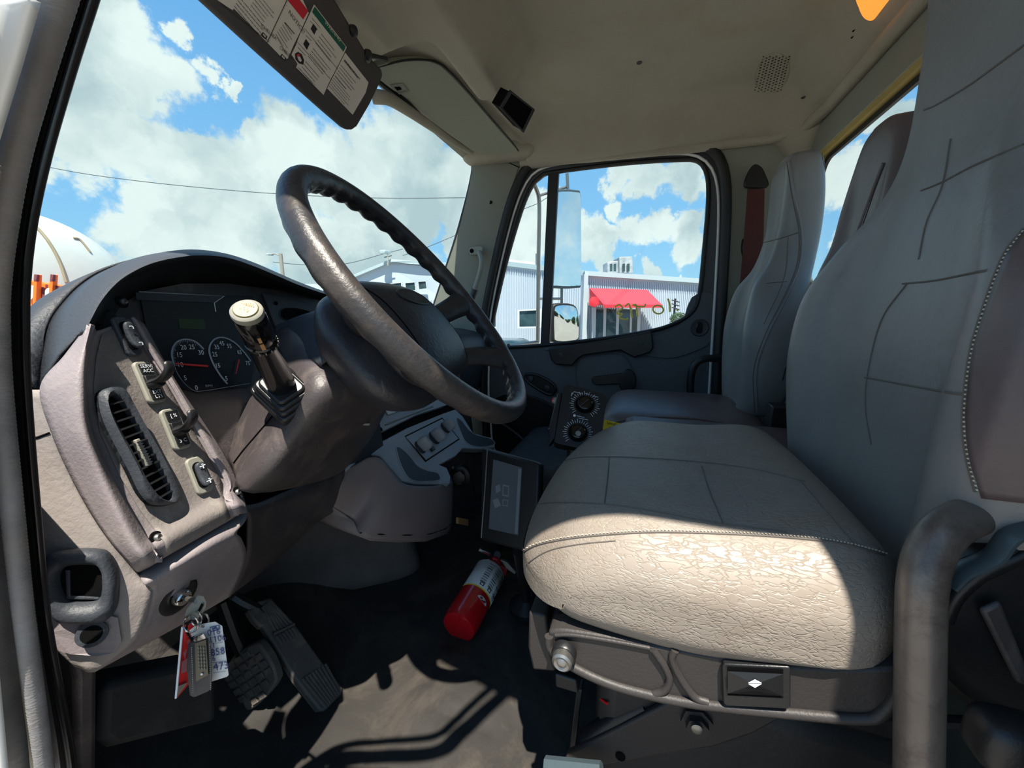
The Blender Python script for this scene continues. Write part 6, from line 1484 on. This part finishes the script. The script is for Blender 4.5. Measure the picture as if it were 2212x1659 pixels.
# substation-like pole right of the awning
p_ = thing('cross_arm_pole', 'dark pole with cross arms at the right edge of the passenger window', 'utility pole', low(at(1459, 700, d=19)))
MB().tube([low(at(1459,645,d=19)), at(1459,645,d=19)], .05, 8).build('post', 'ink', p_)
for y_ in (651, 659, 667): MB().tube([at(1451,y_-3,d=19), at(1468,y_+2,d=19)], .03, 6).build('cross_arm', 'ink', p_)
rnd = random.Random(4)
def crown(c, r, n, seed):
    rr = random.Random(seed); b = MB()
    for i in range(n):
        u = V(rr.gauss(0, 1), rr.gauss(0, 1), rr.gauss(0, 1)).normalized()*rr.uniform(.55, 1); p = c+V(u.x*r[0], u.y*r[0], u.z*r[1]); s = r[0]*.09
        n1 = V(rr.gauss(0, 1), rr.gauss(0, 1), rr.gauss(0, 1)).normalized(); n2 = n1.orthogonal().normalized()
        b.add([p-n1*s, p+n2*s*.6, p+n1*s, p-n2*s*.6], [(0, 1, 2, 3)])
    return b
c_ = at(1466, 690, d=18); crown(c_+V(0,0,-.1), (.55, .5), 900, 1)
bu = tag(crown(c_, (.42, .34), 1100, 3).build('shrub', 'foliage', smooth=False), 'dark shrub at the lower right edge of the passenger window', 'shrub')
bu2 = MB().tube([low(c_), c_], .05, 6).build('stem', 'pole', bu)
# parked car below the vent pane
cs = thing('parked_car', 'dark parked car roof just below the vent pane', 'car', low(at(1090, 740, d=14)))
car = rbox(at(1088, 752, d=14), (1.0, .8, .33), (.3, .3, .2), 8); car.build('roof', 'dark_glass', cs)
rbox(at(1088, 752, d=14)+V(0,0,-.65), (1.9, .9, .42), (.3, .3, .2), 8).build('body', 'teal_steel', cs)
for i in (-1.2, 1.2):
    for j in (-.8, .8): MB().lathe(low(at(1088,752,d=14))+V(i, j, .32), (0, 1, 0), [(.32,-.1),(.34,0),(.32,.1)], 20).build('wheel', 'black_rubber', cs)
# passenger side mirrors outside
def mirror(pts, x0, y0, name, lab, thick=.05):
    pass
mr_ = thing('side_mirror_assembly', 'tall flat mirror above a small rounded mirror on a bent tube outside the passenger window', 'mirror', at(1225, 520, d=2.45))
mn = V(-.58, -.80, -.02).normalized()
def mp(px, py, base=(1228, 515)): return at(px, py, pl=(at(base[0], base[1], d=2.45), mn))
ml = cr([mp(x, y) for x, y in [(1200,410),(1245,410),(1255,424),(1256,520),(1256,610),(1248,622),(1200,622),(1190,612),(1192,520),(1194,424)]], 3, True)
mc = sum(ml, V(0,0,0))/len(ml)
MB().prism(ml, mn*-.05).build('tall_housing', 'teal_steel', mr_, bevel=.008)
MB().prism([mc+(p-mc)*.95+mn*.001 for p in ml], mn*.002).build('tall_glass', 'mirror', mr_, smooth=False)
ml2 = cr([mp(x, y) for x, y in [(1202,656),(1240,658),(1250,680),(1252,724),(1244,738),(1200,740),(1194,724),(1194,672)]], 3, True)
mc2 = sum(ml2, V(0,0,0))/len(ml2)
MB().prism(ml2, mn*-.06).build('small_housing', 'black_rubber', mr_, bevel=.008)
# convex small mirror
mx_ = (mp(1250,700)-mp(1196,700)).normalized(); rows = []
for i in range(13):
    k = 1-i/12*1.0
    rows.append([mc2+(p-mc2)*.9*k+mn*(.004+.014*(1-k*k)) for p in ml2])
MB().grid(rows, closed=True).build('small_convex_glass', 'mirror', mr_, angle=80)
MB().tube(cr([mp(1150,382)+mn*-.02, mp(1165,405)+mn*-.03, mp(1174,440)+mn*-.04, mp(1172,560)+mn*-.04, mp(1170,740)+mn*-.04], 6), .012, 8).build('mirror_tube', 'steel', mr_)
MB().tube([mp(1232,372)+mn*-.03, mp(1234,412)+mn*-.03], .010, 8).build('top_mount', 'steel', mr_)
MB().tube([mp(1172,420)+mn*-.04, mp(1235,400)+mn*-.04], .008, 8).build('upper_arm', 'steel', mr_)
MB().tube([mp(1172,645)+mn*-.04, mp(1222,645)+mn*-.04], .008, 8).build('lower_arm', 'steel', mr_)
MB().tube([mp(1170,740)+mn*-.04, V(XR+.08, .72, .60)], .012, 8).build('door_bracket', 'steel', mr_)
MB().tube([mp(1222,620)+mn*-.04, mp(1222,662)+mn*-.04], .010, 8).build('link', 'steel', mr_)
# orange truck with a white tank, over the dash on the left
tk = thing('tanker_truck', 'orange truck frame carrying a round white tank, left of the dash', 'truck', low(at(130, 700, d=11)))
# tank drum: silhouette arc, axis pointing away
ctr = at(50, 646, d=9.5); rad = (at(50, 460, d=9.5)-ctr).length
axd = V(.25, 1, 0).normalized()
prof = [(0.02,-.75),(rad*.35,-.70),(rad*.7,-.52),(rad*.9,-.3),(rad,0),(rad,1.2),(rad,3)]
MB().lathe(ctr, axd, prof, 64).build('tank', 'tank', tk)
tt = bvm(MB().lathe(ctr, axd, prof, 64))
def hl(lst, n=6, lift=.01): return [q for q in (hit(tt, p.x, p.y, lift) for p in cr([V(a, b, 0) for a, b in lst], n)) if q is not None]
h_ = hl([(66,482),(85,498),(110,530),(130,570),(143,610)])
if len(h_) > 3: MB().tube(h_, .035, 8).build('strap', 'strap', tk)
h_ = hl([(158,514),(172,518),(195,545)])
if len(h_) > 3: MB().tube(h_, .025, 6).build('lifting_rod', 'strap', tk)
or_ = [(20,600),(60,606),(110,614),(165,622),(170,640),(110,680),(70,760),(20,760)]
MB().prism(pxs(or_, d=8.2), FWH*.25).build('orange_bulkhead', 'orange', tk, bevel=.02)
for px in (64, 88, 104):
    e = [at(px+9*math.cos(a*math.pi/8), 632+3*(px-64)/20+16*math.sin(a*math.pi/8), d=8.1) for a in range(16)]
    MB().prism(e, FWH*.04).build('lightening_hole', 'tank' if px != 88 else 'maroon', tk, smooth=False)
for x0, x1 in ((76,71),(111,104)):
    MB().prism(pxs([(x0-3,592),(x0+3,593),(x1+4,700),(x1-4,700)], d=8.0), FWH*.1).build('upright', 'orange', tk, bevel=.01)
    MB().prism(pxs([(x0-3,592),(x0+3,593),(x0+2,608),(x0-4,608)], d=7.95), FWH*.06).build('stake_pocket', 'maroon', tk, bevel=.01)
sp_ = MB().prism(pxs([(114,616),(142,620),(142,650),(112,650)], d=8.05), FWH*.05).build('nameplate', 'maroon', tk, bevel=.01)
tdx = (at(142,620,d=8)-at(114,616,d=8)).normalized(); text('lettering', 'RIV', at(117,640,d=8.03), tdx, V(0,0,1), .13, 'white_print', sp_)
MB().prism([p for p in pxs([(20,700),(170,700)], d=8.4)]+[low(p, -.6) for p in pxs([(170,700),(20,700)], d=8.4)], FWH*1.5).build('chassis', 'orange', tk, smooth=False)
for i in (40, 150):
    MB().lathe(low(at(i, 720, d=9))+V(0,0,.5), FWH, [(.5,-.15),(.52,0),(.5,.15)], 24).build('wheel', 'black_rubber', tk)
# the rest of the scene: trees far off behind, so the mirrors have a horizon
for k in range(14):
    a = math.radians(-150+k*14); p = V(math.cos(a)*70, math.sin(a)*70, GZ)
    t = tag(crown(p+V(0,0,2.2), (7.5, 2.4), 700, 40+k).build('tree', 'foliage', smooth=False), 'distant tree behind the truck', 'tree', 'distant trees behind the truck')
